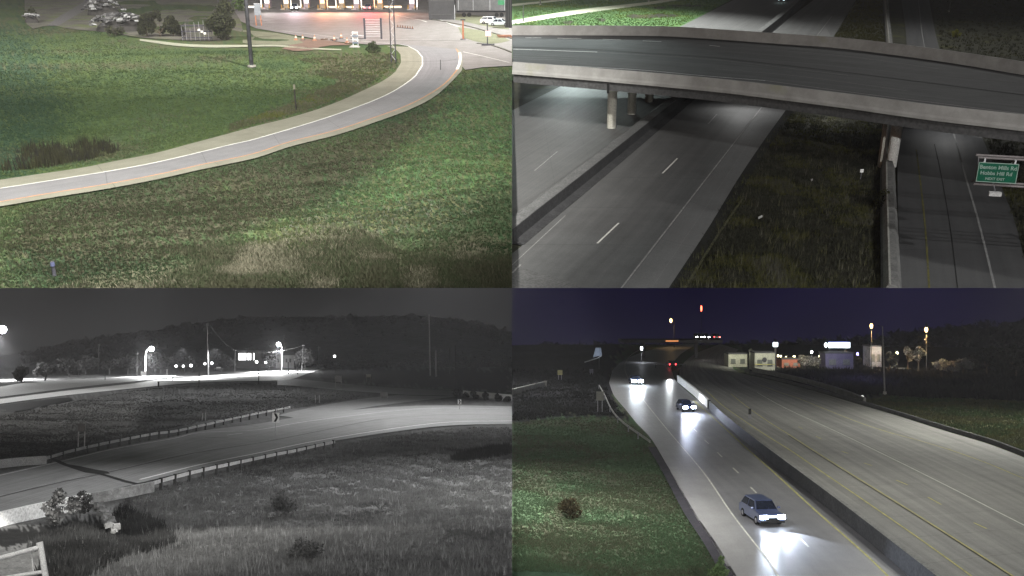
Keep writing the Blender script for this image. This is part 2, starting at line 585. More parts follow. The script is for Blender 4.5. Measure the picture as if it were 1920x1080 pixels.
def raw_tris(q, name, v, col, m, label=None, cat=None, parent=None, kind='stuff'):
    N = len(v) // 3
    me = bpy.data.meshes.new(name)
    me.vertices.add(len(v)); me.vertices.foreach_set("co", v.ravel())
    me.loops.add(len(v)); me.loops.foreach_set("vertex_index", np.arange(len(v)))
    me.polygons.add(N); me.polygons.foreach_set("loop_start", np.arange(0, len(v), 3))
    me.update(calc_edges=True)
    at = me.color_attributes.new("tint", 'FLOAT_COLOR', 'POINT')
    at.data.foreach_set("color", np.c_[col, np.ones(len(col))].ravel())
    me.materials.append(m)
    o = bpy.data.objects.new(name, me)
    link(o, q if parent is None else None, parent)
    if parent is None: o['_q'] = q.name
    return tag(o, label, cat, None, kind)


def scatter(q, n, poly, seed, holes=(), ter=None):
    """Ground spots spread evenly over the view of an area; denser near by."""
    r = np.random.default_rng(seed); P = np.array(poly, float)
    u = r.uniform(P[:, 0].min(), P[:, 0].max(), n * 3); v = r.uniform(P[:, 1].min(), P[:, 1].max(), n * 3)
    k = inside(u, v, poly)
    for h in holes: k &= ~inside(u, v, h)
    if q.side < 0: k &= u < 958
    else: k &= u > 963
    u, v = u[k][:n], v[k][:n]
    x, y = project(q, u, v, -0.05)
    z = np.full(len(x), -0.12)
    if ter is not None:
        uu, vv, Z = ter
        iu = np.clip(np.interp(u, uu, np.arange(len(uu))), 0, len(uu) - 1.001); iv = np.clip(np.interp(v, vv, np.arange(len(vv))), 0, len(vv) - 1.001)
        a, b = iu.astype(int), iv.astype(int); fa, fb = iu - a, iv - b
        z = (Z[b, a] * (1 - fa) + Z[b, a + 1] * fa) * (1 - fb) + (Z[b + 1, a] * (1 - fa) + Z[b + 1, a + 1] * fa) * fb
    return u, v, x, y, z - 0.02


def mix_tint(n, cols, seed, x=None, y=None, s=6.0):
    """Each tuft takes a colour between those given, in drifts."""
    r = np.random.default_rng(seed); C = np.array(cols)
    t = r.random(n) if x is None else np.clip(vnoise(x / s + 11, y / s + 5, seed) * 1.3 - 0.15 + r.normal(0, 0.16, n), 0, 0.999)
    k = t * (len(C) - 1); i = k.astype(int); f = (k - i)[:, None]
    return C[i] * (1 - f) + C[np.minimum(i + 1, len(C) - 1)] * f


def leaf_cloud(centers, radii, n, size, cols, seed, flat=1.0):
    r = np.random.default_rng(seed)
    centers = np.array(centers, float); radii = np.array(radii, float)
    w = radii ** 2; k = r.choice(len(centers), n, p=w / w.sum())
    d = r.normal(0, 1, (n, 3)); d /= np.linalg.norm(d, axis=1)[:, None]
    rad = radii[k] * (0.45 + 0.6 * r.random(n) ** 0.6)
    c = centers[k] + d * rad[:, None] * np.array([1, 1, flat])
    a = r.normal(0, 1, (n, 3)); a /= np.linalg.norm(a, axis=1)[:, None]
    b = np.cross(a, r.normal(0, 1, (n, 3))); b /= np.linalg.norm(b, axis=1)[:, None] + 1e-9
    s = size * r.uniform(0.5, 1.3, n)[:, None]
    v = np.empty((n, 3, 3)); v[:, 0] = c - a * s; v[:, 1] = c + a * s * 0.6 + b * s * 0.7; v[:, 2] = c + a * s * 0.4 - b * s * 0.8
    col = mix_tint(n, cols, seed + 1) * r.uniform(0.7, 1.3, (n, 1))
    return v.reshape(-1, 3), np.repeat(col, 3, 0)


def plant(q, name, base, w, h, label, cat, cols, n=500, leaf=0.15, trunk=0.06, seed=1, group=None, bark=None, tree=False, flat=1.0):
    """Shrub or tree: a forked tapered trunk and a crown of leaf clumps."""
    t = thing(q, name, base, label, cat, 0, group)
    r = random.Random(seed)
    mb = MB(); cl, rd = [], []
    low = h * (0.35 if tree else 0.12)
    mb.tube((0, 0, -0.15), (0, 0, low), trunk * 1.2, trunk)
    for k in range(12 if tree else 10):
        a = r.uniform(0, 2 * math.pi); rr = w * 0.5 * r.uniform(0.15, 0.95)
        zz = low + (h - low) * r.uniform(0.1, 0.95) * (1.1 - 0.5 * rr / (w * .5))
        tip = Vector((math.cos(a) * rr, math.sin(a) * rr, zz))
        mb.tube((0, 0, low * 0.9), tip, trunk * 0.6, trunk * 0.2, 5)
        cl.append(tip); rd.append(w * r.uniform(0.09, 0.24))
    cl.append(Vector((w * r.uniform(-.12, .12), 0, h - w * 0.2))); rd.append(w * 0.18)
    mb.build('trunk', bark or mat('bark', (0.10, 0.08, 0.06), scale=6), parent=t)
    v, c = leaf_cloud([tuple(p) for p in cl], rd, n, leaf, cols, seed, flat)
    v[:, 2] = np.maximum(v[:, 2], 0.0)
    o = raw_tris(q, 'crown' if tree else 'foliage', v, c, leaf_mat('foliage_grey' if q is BL else 'foliage'), parent=t, kind=None)
    return t


# ================================================================== SITE 1: green slope, curved ramp and toll plaza (upper left)
concrete_ramp = road_mat('ramp_shoulder', (0.25, 0.245, 0.195), (0.185, 0.18, 0.14), streak=0.5, joint=9.0)
asphalt_ramp = road_mat('ramp_lane', (0.225, 0.222, 0.228), (0.17, 0.168, 0.174), streak=1.0, joint=9.0)
lot_mat = road_mat('plaza_pavement', (0.23, 0.215, 0.21), (0.165, 0.155, 0.145), streak=0.2)
white_paint = mat('white_paint', (0.78, 0.78, 0.74), (0.6, 0.6, 0.56), scale=3)
amber_paint = mat('amber_paint', (0.62, 0.30, 0.14), (0.45, 0.26, 0.15), scale=1.2)
yellow_paint = mat('yellow_paint', (0.42, 0.36, 0.10), (0.30, 0.27, 0.12), scale=1.0)
grey_steel = mat('galvanised_steel', (0.30, 0.30, 0.32), (0.22, 0.22, 0.24), scale=3, rough=0.5, metal=0.4)
dark_steel = mat('dark_steel', (0.07, 0.07, 0.08), (0.04, 0.04, 0.05), scale=3, rough=0.5)
pale_steel = mat('pale_steel', (0.55, 0.56, 0.58), (0.42, 0.43, 0.45), scale=3, rough=0.45)
concrete = mat('concrete', (0.36, 0.35, 0.32), (0.26, 0.25, 0.23), scale=0.8, bump=0.2)
q = TL
E1 = [(-40, 343), (0, 337), (47, 330), (150, 315), (215, 302), (287, 288), (362, 268), (430, 250), (480, 236), (530, 224), (592, 206), (640, 188), (680, 170), (717, 152), (742, 134), (752, 117), (751, 102), (742, 92), (725, 86)]
WL = [(-40, 360), (0, 353), (100, 337.5), (237, 315), (325, 297), (437, 270), (480, 260), (592, 227), (665, 202), (722, 179), (757, 159), (780, 141), (792, 122), (792, 107), (782, 95), (765, 86), (745, 82)]
OL = [(-40, 386), (0, 379), (100, 362), (200, 346), (300, 327), (375, 310), (475, 289), (542, 267), (630, 245), (705, 220), (767, 197), (817, 170), (842, 150), (857, 132), (862, 117), (860, 100), (855, 92)]
OUT = [(u + 2.5, v + 7.5) for u, v in OL[:12]] + [(866, 132), (868, 117), (866, 100), (860, 92)]
LOT = [(425, -70), (960, -70), (960, 123), (905, 126), (872, 131), (862, 118), (840, 104), (790, 86), (745, 83), (700, 84), (655, 80), (600, 74), (560, 67), (520, 60), (480, 53), (452, 40), (438, 18)]
lot_ring = [tuple(p) for p in LOT]
_r = [q.P(u, v, 0) for u, v in LOT]
ROADS['tl'].append(([(p.x, p.y) for p in _r[:9]], [(p.x, p.y) for p in _r[9:]][::-1]))
ramp = ribbon(q, 'ramp_road', E1, OUT, 0.010, concrete_ramp, cross=2)
plaza = poly_sheet(q, 'plaza_pavement', LOT, 0.004, lot_mat, closed_smooth=False)
ribbon(q, 'ramp_lane', WL, OL, 0.016, asphalt_ramp, road=False, cross=2)
stripe(q, 'edge_line', WL, 0.17, 0.022, white_paint, parent=None)
stripe(q, 'edge_line', [(u, v - 1) for u, v in OL], 0.16, 0.022, amber_paint)
stripe(q, 'edge_line', [(862, 98), (863.5, 108), (861.5, 120), (857, 130)], 0.40, 0.026, white_paint)
stripe(q, 'edge_line', [(868, 97), (900, 104), (955, 117)], 0.18, 0.020, white_paint)
stripe(q, 'edge_line', [(745, 82), (700, 79), (672, 76), (600, 66), (530, 58)], 0.14, 0.020, white_paint)
stripe(q, 'edge_line', [(672, 73.5), (760, 74), (867, 73.5)], 0.12, 0.020, white_paint)
stripe(q, 'stop_line', [(826, 37), (845, 45), (870, 53)], 0.2, 0.020, white_paint)
stripe(q, 'edge_line', [(742, 28), (790, 38), (800, 41)], 0.25, 0.020, white_paint)
tar = mat('tar_seal', (0.06, 0.06, 0.06), scale=5)
stripe(q, 'tar_joint', [(672, 76.5), (760, 76), (867, 75.5), (880, 76)], 0.22, 0.022, tar)
stripe(q, 'tar_joint', [(752, 116), (800, 115), (840, 113.5), (857, 111)], 0.14, 0.030, tar)
stripe(q, 'tar_joint', [(826, 112), (826, 131)], 0.12, 0.030, tar)
# kerbs are real steps
def kerb(q, name, px, w, h, m, label, cat='kerb', z0=0.0, clip=True):
    pts = [q.P(u, v, 0) for u, v in catmull(px, 12)]
    mb = MB()
    base = pts[0].copy()
    L = []
    for i, p in enumerate(pts):
        a = pts[max(i - 1, 0)]; b = pts[min(i + 1, len(pts) - 1)]
        t = (b - a).normalized(); nr = Vector((-t.y, t.x, 0)) * w / 2
        p = p - base
        L += [p + nr + Vector((0, 0, z0 - 0.1)), p + nr + Vector((0, 0, h)), p - nr + Vector((0, 0, h)), p - nr + Vector((0, 0, z0 - 0.1))]
    f = []
    for i in range(len(pts) - 1):
        for k in range(3): f.append((i * 4 + k, i * 4 + k + 1, i * 4 + k + 5, i * 4 + k + 4))
    e = (len(pts) - 1) * 4
    f += [(0, 3, 2, 1), (e, e + 1, e + 2, e + 3)]
    mb.add(L, f)
    o = mb.build(name, m, q, None, Matrix.Translation(base))
    return tag(o, label, cat) if label else tag(o, kind='structure')
kerb(q, 'kerb', [(806, 36), (850, 44), (880, 50), (912, 59), (945, 68), (960, 73)], 0.35, 0.15, mat('dark_kerb', (0.13, 0.13, 0.11), scale=2), None)
kerb(q, 'kerb', [(895, 82), (920, 85), (945, 93), (960, 99)], 0.35, 0.15, mat('dark_kerb', (0.13, 0.13, 0.11), scale=2), None)
verge_mat = mat('dry_verge', (0.19, 0.19, 0.13), (0.13, 0.14, 0.09), scale=0.5, bump=0.3)
poly_sheet(q, 'verge', [(858, 50), (900, 57), (940, 67), (956, 76), (920, 82), (885, 76), (868, 70), (862, 58)], 0.03, verge_mat)
poly_sheet(q, 'verge', [(840, 24), (905, 30), (950, 42), (955, 55), (915, 50), (870, 40), (838, 33)], 0.03, verge_mat)
poly_sheet(q, 'verge', [(455, 56), (520, 62), (560, 70), (600, 77), (560, 84), (500, 83), (455, 80)], -0.03, mat('dry_verge_pale', (0.21, 0.215, 0.15), (0.15, 0.16, 0.11), scale=0.5, bump=0.3))
clay = mat('red_clay', (0.20, 0.135, 0.105), (0.145, 0.10, 0.08), scale=0.7, bump=0.4)
poly_sheet(q, 'bare_clay_ground', [(528, 91), (545, 84), (570, 80), (560, 75), (595, 73), (640, 80), (660, 84), (620, 85), (600, 88), (585, 94), (550, 95)], 0.0, clay)
path_mat = mat('concrete_channel', (0.36, 0.37, 0.29), (0.28, 0.29, 0.22), scale=0.6)
ribbon(q, 'drain_channel', [(262, 73), (300, 77), (345, 82), (400, 84), (455, 84), (520, 84), (580, 89), (640, 92)], [(262, 76), (300, 82), (345, 87), (400, 89), (455, 88), (520, 87), (580, 92), (640, 94)], 0.0, path_mat)
ribbon(q, 'gravel_drive', [(88, 48), (112, 30), (140, 14), (158, 2), (190, -40)], [(110, 48), (135, 33), (160, 18), (180, 3), (215, -40)], 0.0, mat('gravel', (0.17, 0.165, 0.165), (0.12, 0.12, 0.12), scale=1.5, bump=0.4))
poly_sheet(q, 'yard_ground', [(48, -70), (425, -70), (438, 18), (452, 40), (455, 56), (430, 74), (350, 75), (262, 70), (205, 60), (140, 55), (95, 47), (50, 45)], -0.02, mat('yard_earth', (0.16, 0.16, 0.125), (0.09, 0.085, 0.08), scale=0.25, bump=0.4, patch=((0.12, 0.14, 0.07), 0.12, 0.52)))

grass_far = mat('mown_grass', (0.062, 0.096, 0.042), (0.044, 0.072, 0.032), scale=0.35, bump=0.5, patch=((0.085, 0.125, 0.038), 0.06, 0.56))
def tl_extra(U, V, X, Y):
    # mower ruts that run with the ramp on the near bank
    s = np.sin((Y * 0.93 + X * -0.36) * 2.3 + vnoise(X / 6, Y / 6, 9) * 5)
    w = np.clip((V - 250) / 60, 0, 1) * np.clip((520 - V) / 60, 0, 1)
    return s * 0.03 * w

def tl_tint(u, v, T, seed):
    # drifts of growth: yellow-green patches, brown thatch on the rutted bank, bluish green to the left
    r = np.random.default_rng(seed); T = T.copy(); n = len(u)
    def put(poly, cols, p, s=26):
        k = inside(u + r.normal(0, s, n), v + r.normal(0, s * .5, n), poly) & (r.random(n) < p)
        C = np.array(cols)[r.integers(0, len(cols), n)]
        T[k] = T[k] * 0.15 + C[k] * 0.85
    put([(150, 150), (330, 135), (520, 150), (620, 165), (600, 200), (430, 240), (250, 250), (100, 225)], [(0.085, 0.135, 0.035), (0.075, 0.125, 0.05)], .75)
    put([(-60, 40), (60, 50), (120, 200), (60, 330), (-60, 340)], [(0.035, 0.075, 0.042)], .7)
    put([(60, 390), (300, 342), (475, 308), (630, 264), (770, 220), (850, 175), (830, 215), (740, 290), (640, 345), (540, 395), (420, 445), (300, 490), (120, 520), (0, 470)], [(0.058, 0.050, 0.030), (0.040, 0.037, 0.022), (0.072, 0.064, 0.042), (0.040, 0.066, 0.026)], .93, 12)
    put([(0, 470), (200, 470), (330, 500), (200, 540), (0, 540)], [(0.022, 0.046, 0.022), (0.036, 0.034, 0.02)], .75)
    put([(760, 270), (870, 150), (960, 140), (960, 350), (840, 360), (700, 400), (560, 420), (640, 370)], [(0.070, 0.140, 0.040), (0.062, 0.125, 0.05), (0.11, 0.115, 0.05)], .75)
    put([(560, 400), (760, 370), (900, 380), (800, 430), (600, 440), (480, 440)], [(0.12, 0.12, 0.05), (0.10, 0.10, 0.075)], .45)
    return T * 0.80 + T.mean(axis=1, keepdims=True) * 0.20 * np.array([[1.0, 1.06, 1.0]])
G = [(0.044, 0.080, 0.030), (0.066, 0.108, 0.040), (0.082, 0.118, 0.030), (0.062, 0.102, 0.043), (0.095, 0.100, 0.048)]
G2 = [(0.034, 0.066, 0.028), (0.058, 0.060, 0.032), (0.044, 0.086, 0.034), (0.066, 0.066, 0.038), (0.054, 0.100, 0.034), (0.080, 0.096, 0.036)]
def tl_ground(u, v, x, y):
    n = len(u)
    T = mix_tint(n, G, 5, x, y, 9.0)
    near_ = v > np.interp(u, [0, 300, 630, 860, 960], [380, 328, 246, 130, 124])
    T[near_] = mix_tint(n, G2, 6, x, y, 7.0)[near_]
    T = tl_tint(u, v, T, 55)
    k = inside(u + rng.normal(0, 12, n), v + rng.normal(0, 6, n), [(100, 545), (200, 512), (330, 492), (480, 442), (640, 420), (760, 462), (880, 425), (960, 440), (960, 560), (100, 560)])
    T[k] = mix_tint(n, [(0.055, 0.058, 0.036), (0.075, 0.075, 0.05)], 7, x, y, 2.5)[k]
    k = inside(u + rng.normal(0, 8, n), v + rng.normal(0, 4, n), [(430, 246), (592, 203), (680, 166), (748, 125), (740, 98), (600, 100), (580, 130), (640, 145), (540, 195), (430, 232)]) & (rng.random(n) < .8)
    T[k] = np.array([(0.095, 0.092, 0.056)])
    return T * 0.92
ground, TT = terrain(q, 'ground', -260, 960, -70, 540, 4.0, 1.0, [(14, 0.25), (5, 0.12), (1.7, 0.07)], turf_mat('roadside_turf'), extra=tl_extra, tint=tl_ground)

hol = [E1 + OUT[::-1], LOT]
lm = leaf_mat('foliage')
up = [(-60, 46), (50, 48), (210, 62), (262, 82), (350, 92), (470, 94), (620, 98), (742, 100), (748, 120), (740, 132), (680, 168), (592, 204), (362, 266), (215, 300), (0, 335), (-60, 342)]
u, v, x, y, z = scatter(q, 34000, up, 1, hol, TT)
blades(q, 'grass', x, y, z, np.interp(v, [50, 330], [0.20, 0.13]), np.interp(v, [50, 330], [0.13, 0.055]), tl_tint(u, v, mix_tint(len(x), G, 5, x, y, 9.0), 51),
       'short green grass on the slope above the curved ramp', 'grass', lm, per=4, lean=0.8)
lo = [(-60, 392), (0, 385), (100, 368), (300, 333), (475, 295), (630, 251), (767, 203), (842, 158), (868, 134), (905, 129), (960, 126), (960, 540), (-60, 540)]
u, v, x, y, z = scatter(q, 46000, lo, 2, hol, TT)
blades(q, 'grass', x, y, z, np.interp(v, [130, 540], [0.17, 0.14]), np.interp(v, [130, 540], [0.09, 0.045]), tl_tint(u, v, mix_tint(len(x), G2, 6, x, y, 7.0), 52),
       'rough grass on the near bank below the curved ramp', 'grass', lm, per=5, lean=0.8)
# seeded weeds with pale heads at the bottom
wd = [(150, 540), (210, 520), (330, 500), (480, 448), (540, 432), (640, 428), (720, 436), (760, 470), (800, 450), (880, 430), (960, 450), (960, 540)]
u, v, x, y, z = scatter(q, 26000, [(100, 545), (200, 500), (330, 470), (480, 425), (640, 405), (760, 430), (880, 405), (960, 415), (960, 540)], 3, (), TT)
kk = (rng.random(len(u)) < np.clip((v - np.interp(u, [100, 330, 480, 640, 760, 880, 960], [530, 490, 440, 420, 462, 425, 440])) / 50 + .1 + 1.3 * (vnoise(x / 3, y / 3, 17) - .5), 0, .85))
u, v, x, y, z = u[kk], v[kk], x[kk], y[kk], z[kk]
WDC = [(0.065, 0.068, 0.042), (0.092, 0.09, 0.062), (0.055, 0.072, 0.038), (0.075, 0.074, 0.05), (0.20, 0.19, 0.14)]
blades(q, 'weeds', x, y, z, rng.uniform(0.14, 0.34, len(x)), rng.uniform(0.05, 0.09, len(x)), mix_tint(len(x), WDC, 7, x, y, 2.5),
       'tall seeded weeds covering the lower edge of the green bank', 'weeds', lm, per=6, lean=1.0, spread=1.0)
# cattails in the ditch by the ramp
ct = [(10, 318), (20, 292), (70, 280), (130, 270), (190, 266), (200, 280), (180, 292), (90, 306)]
u, v, x, y, z = scatter(q, 900, [(-5, 322), (15, 288), (60, 274), (140, 262), (205, 262), (225, 280), (180, 296), (90, 312)], 4, (), TT)
kk = rng.random(len(u)) < np.clip(1.9 * (vnoise(x / 2.5, y / 2.5, 23) - .12), 0, .8)
u, v, x, y, z = u[kk], v[kk], x[kk], y[kk], z[kk]
blades(q, 'reeds', x, y, z, rng.uniform(0.2, 1.25, len(x)) * (.5 + vnoise(x / 3, y / 3, 29)), rng.uniform(0.05, 0.10, len(x)), mix_tint(len(x), [(0.035, 0.035, 0.026), (0.055, 0.055, 0.03), (0.028, 0.028, 0.032)], 8),
       'dark brown reeds standing in the ditch beside the ramp', 'reeds', lm, per=7, lean=0.25, spread=0.35)
# brown fringe along the upper ramp edge
fr = [(430, 246), (592, 200), (680, 164), (735, 130), (745, 112), (735, 100), (640, 104), (560, 108), (600, 140), (640, 150), (560, 190), (430, 232)]
u, v, x, y, z = scatter(q, 8000, fr, 14, hol, TT)
kk = rng.random(len(u)) < np.clip(.15 + 1.5 * (vnoise(x / 5, y / 5, 19) - .25), 0, .8)
u, v, x, y, z = u[kk], v[kk], x[kk], y[kk], z[kk]
blades(q, 'dry_grass', x, y, z, rng.uniform(0.12, 0.3, len(x)), rng.uniform(0.08, 0.15, len(x)), mix_tint(len(x), [(0.11, 0.105, 0.062), (0.085, 0.095, 0.05), (0.13, 0.12, 0.085), (0.11, 0.12, 0.035)], 9, x, y, 5),
       'dry brownish grass along the inner edge of the ramp bend', 'grass', lm, per=5, lean=0.6)

# --- poles, posts
b = q.P(472, 124)
t = thing(q, 'mast_pole', b, 'tall grey steel mast standing on the green slope, top out of view', 'pole')
MB().tube((0, 0, -0.3), (0, 0, 24), 0.30, 0.22, 12).build('shaft', mat('mast_grey', (0.11, 0.11, 0.125), (0.08, 0.08, 0.09), scale=2), parent=t, smooth=True)
MB().tube((0, 0, -0.1), (0, 0, 0.15), 0.6, 0.6, 12).build('base_plate', concrete, parent=t)
MB().box((0, -0.33, 1.2), (0.22, 0.12, 0.7)).build('access_cover', dark_steel, parent=t)
b = q.P(738, 116)
t = thing(q, 'truss_tower', b, 'slim lattice tower with two pale legs beside the ramp bend', 'tower')
for sx in (-0.33, 0.33):
    MB().tube((sx, 0, -0.2), (sx, 0, 9.6), 0.085, 0.085, 8).build('leg', dark_steel, parent=t)
for k in range(11):
    z0 = 0.2 + k * 0.85; s = 1 if k % 2 else -1
    MB().tube((-0.33 * s, 0, z0), (0.33 * s, 0, z0 + 0.85), 0.035, None, 6).build('brace', pale_steel, parent=t)
MB().box((0, 0, 9.75), (1.1, 0.4, 0.35)).build('head_box', mat('mauve_metal', (0.22, 0.17, 0.20), scale=2), parent=t)
b = q.P(555, 206)
t = thing(q, 'marker_post', b, 'thin wooden stake standing alone in grass above the ramp', 'post')
hh = q.H(555, 160, b)
MB().box((0, 0, hh / 2), (0.13, 0.13, hh)).build('stake', mat('weathered_wood', (0.035, 0.033, 0.028), scale=4), parent=t)
MB().box((0, -0.06, 2.45), (0.2, 0.03, 0.5)).build('plate', mat('faded_plate', (0.20, 0.19, 0.15), scale=4), parent=t)
for (uu, vv, tp, lab) in ((412, 24, -14, 'thin dark post left of the pair above the shrubs'), (435, 24, -14, 'thin post with pale foot, nearer the tall mast')):
    b = q.P(uu, vv); hh = q.H(uu, tp, b)
    t = thing(q, 'sign_post', b, lab, 'post')
    MB().tube((0, 0, -0.2), (0, 0, hh), 0.12, 0.10, 6).build('shaft', dark_steel, parent=t)
    MB().tube((0, 0, 0), (0, 0, 0.5), 0.16, 0.16, 6).build('foot', pale_steel, parent=t)
b = q.P(485.5, 48)
t = thing(q, 'ground_sign', b, 'narrow grey sign on two orange posts behind the tall mast', 'sign')
for sx in (-0.55, 0.55): MB().box((sx, 0, 1.6), (0.16, 0.16, 3.4)).build('post', mat('orange_post', (0.5, 0.2, 0.1), scale=3), parent=t)
MB().box((0, -0.14, 3.3), (1.35, 0.08, 2.3)).build('panel', mat('grey_panel', (0.28, 0.30, 0.33), scale=2), parent=t)
MB().box((0, -0.20, 4.52), (1.45, 0.06, 0.12)).build('cap', pale_steel, parent=t)
# barrier gate of the plaza
b = q.P(700, 73)
t = thing(q, 'gantry_gate', b, 'open frame gate with two dark uprights and pale horizontal rails', 'gate')
gx = 15 / F * b.y * 1.0
for sx in (-gx, gx):
    MB().box((sx, 0, 1.75), (0.32, 0.3, 3.9)).build('upright', dark_steel, parent=t)
for k in range(8): MB().box((0, 0, 0.5 + k * 0.42), (2 * gx, 0.06, 0.07)).build('rail', pale_steel, parent=t)
MB().box((-gx - 1.4, 0, 0.6), (2.6, 0.12, 0.10)).build('rail', pale_steel, parent=t)
MB().box((-gx - 1.4, 0, 0.1), (2.6, 0.14, 0.12)).build('rail', dark_steel, parent=t)
b = q.P(667, 88)
t = thing(q, 'barricade', b, 'small barricade with four striped boards left of the gate', 'barricade')
for sx in (-0.42, 0.42): MB().box((sx, 0, 1.2), (0.14, 0.14, 2.7)).build('post', pale_steel, parent=t)
for k in range(4): MB().box((0, -0.1, 0.7 + k * 0.56), (1.0, 0.05, 0.26)).build('board', white_paint if k % 2 else mat('slate_board', (0.16, 0.2, 0.24), scale=3), parent=t)
MB().box((-0.2, 0, 0.12), (1.9, 0.9, 0.3), taper=0.6).build('base', concrete, parent=t)
# work-zone panel, drum, cones
b = q.P(868.5, 74)
t = thing(q, 'channeliser_post', b, 'tall thin orange channeliser post on the paved verge', 'post')
MB().tube((0, 0, 0), (0, 0, 3.4), 0.17, 0.14, 8).build('tube', mat('faded_orange', (0.42, 0.17, 0.10), scale=2), parent=t)
MB().tube((0, 0, -0.05), (0, 0, 0.12), 0.6, 0.5, 10).build('rubber_foot', dark_steel, parent=t)
MB().box((0, 0, 3.5), (0.9, 0.12, 0.22)).build('cap', dark_steel, parent=t)
b = q.P(914, 85)
t = thing(q, 'warning_sign', b, 'red work-zone barrier light on post at the kerb near cars', 'sign')
MB().tube((0, 0, 0), (0, 0, 3.6), 0.09, 0.09, 6).build('post', dark_steel, parent=t)
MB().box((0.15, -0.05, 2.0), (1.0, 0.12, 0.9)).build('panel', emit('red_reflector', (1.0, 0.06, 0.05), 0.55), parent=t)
for k in (1.75, 2.25): MB().box((0.15, -0.13, k), (1.0, 0.03, 0.14)).build('stripe', white_paint, parent=t)
MB().box((0.1, 0, 0.12), (2.2, 0.9, 0.24)).build('sandbag', dark_steel, parent=t)
cone_o = mat('cone_orange', (0.42, 0.22, 0.14), scale=4); cone_w = mat('cone_white', (0.6, 0.58, 0.5), scale=4)
cones = [(555, 75, 'pale traffic cone, leftmost by the clay patch'), (568, 75, 'pale traffic cone, second from left by the clay patch'), (590, 76, 'orange traffic cone behind the clay patch'),
         (627, 76.5, 'traffic cone near the low boards right of the clay'), (651, 80, 'traffic cone standing beside the striped barricade'), (640, 72, 'small orange traffic cone out on the plaza')]
for i, (uu, vv, lab) in enumerate(cones):
    t = thing(q, 'traffic_cone', q.P(uu, vv), lab, 'cone', 0, 'traffic cones along the plaza edge')
    MB().box((0, 0, 0.05), (0.75, 0.75, 0.12)).build('base', dark_steel if i % 2 else cone_o, parent=t)
    MB().tube((0, 0, 0.1), (0, 0, 0.95), 0.26, 0.07, 10).build('cone_body', cone_o, parent=t)
    MB().tube((0, 0, 0.38), (0, 0, 0.68), 0.222, 0.148, 10, False).build('collar', cone_w, parent=t)
for i in range(7):
    uu = 746 + i * 4.6; vv = 51.5 + i * 0.5
    t = thing(q, 'delineator', q.P(uu, vv), 'small dark orange delineator right of the lattice tower, %s of seven from the tower' % ('first', 'second', 'third', 'fourth', 'fifth', 'sixth', 'last')[i], 'delineator', 0, 'row of small delineators on the plaza')
    MB().tube((0, 0, 0), (0, 0, 0.55), 0.16, 0.09, 6).build('tube', mat('delineator_brown', (0.18, 0.09, 0.06), scale=4), parent=t)
    MB().box((0, 0, 0.03), (0.55, 0.55, 0.06)).build('foot', dark_steel, parent=t)
for i, (uu, vv, lab) in enumerate(((626, 75.5, 'low dark board lying by the clay, left one'), (653, 82, 'low dark board lying at the barricade'), (608, 74.5, 'low reddish board behind the clay patch'))):
    t = thing(q, 'timber_board', q.P(uu, vv), lab, 'board', 0.15 * i)
    MB().box((0, 0, 0.10), (1.3, 0.3, 0.2)).build('plank', mat('dark_timber', (0.11, 0.07, 0.05), scale=3), parent=t)
    MB().box((0, 0, 0.22), (0.2, 0.34, 0.04)).build('strap', pale_steel, parent=t)
# stack of reddish timber at the right edge
t = thing(q, 'timber_stack', q.P(948, 70), 'loose stack of reddish brown timber at the right kerb', 'timber', 0.1)
for k in range(6):
    MB().box((random.uniform(-.3, .3), -0.5 + (k % 3) * 0.5, 0.12 + 0.22 * (k // 3)), (2.6, 0.3, 0.18), rz=random.uniform(-.12, .12)).build('plank', mat('red_timber', (0.30, 0.15, 0.10), (0.2, 0.1, 0.07), scale=3), parent=t)
# drain marker bottom left
t = thing(q, 'marker_stub', q.P(102, 515), 'small dark post with a bluish cap, bottom left grass', 'post')
MB().tube((0, 0, -0.1), (0, 0, 0.75), 0.11, 0.09, 8).build('shaft', dark_steel, parent=t)
MB().tube((0, 0, 0.5), (0, 0, 0.72), 0.13, 0.11, 8).build('cap', mat('blue_cap', (0.08, 0.09, 0.16), scale=3), parent=t)

# --- yard behind the slope
hd = [(0.05, 0.055, 0.035), (0.075, 0.08, 0.045), (0.035, 0.04, 0.03)]
plant(q, 'shrub', q.P(425, 74), 6.6, 6.6, 'big rounded olive shrub just left of the tall mast', 'shrub', [(0.05, 0.055, 0.04), (0.09, 0.10, 0.05), (0.035, 0.035, 0.035)], 4200, 0.22, 0.12, 3)
for i, (uu, ww, hh, lab) in enumerate(((276, 3.8, 4.2, 'dark shrub at the left end of the hedge row'), (300, 4.4, 5.0, 'tallest dark shrub in the middle of the hedge row'), (325, 4.0, 4.0, 'dark shrub at the right end of the hedge row'))):
    plant(q, 'shrub', q.P(uu, 68), ww, hh, lab, 'shrub', [(0.045, 0.05, 0.03), (0.07, 0.075, 0.04), (0.03, 0.03, 0.035)], 2400, 0.2, 0.1, 10 + i, 'hedge row shrubs by the yard')
plant(q, 'shrub', q.P(699, 98), 2.7, 1.3, 'low dark bush on the verge left of the lattice tower', 'shrub', [(0.05, 0.065, 0.035), (0.08, 0.10, 0.05)], 700, 0.16, 0.05, 21)
plant(q, 'shrub', q.P(452, 20), 4.0, 3.4, 'bright green bush at the plaza corner left of the mast', 'shrub', [(0.09, 0.15, 0.05), (0.14, 0.2, 0.07)], 800, 0.3, 0.08, 22)
plant(q, 'shrub', q.P(60, 40), 3.0, 3.2, 'dark scraggly bush at the left edge of the yard', 'shrub', hd, 700, 0.25, 0.08, 23)
plant(q, 'shrub', q.P(218, 66), 3.4, 1.6, 'low dark bush between rubble and hedge', 'shrub', hd, 500, 0.2, 0.06, 24)
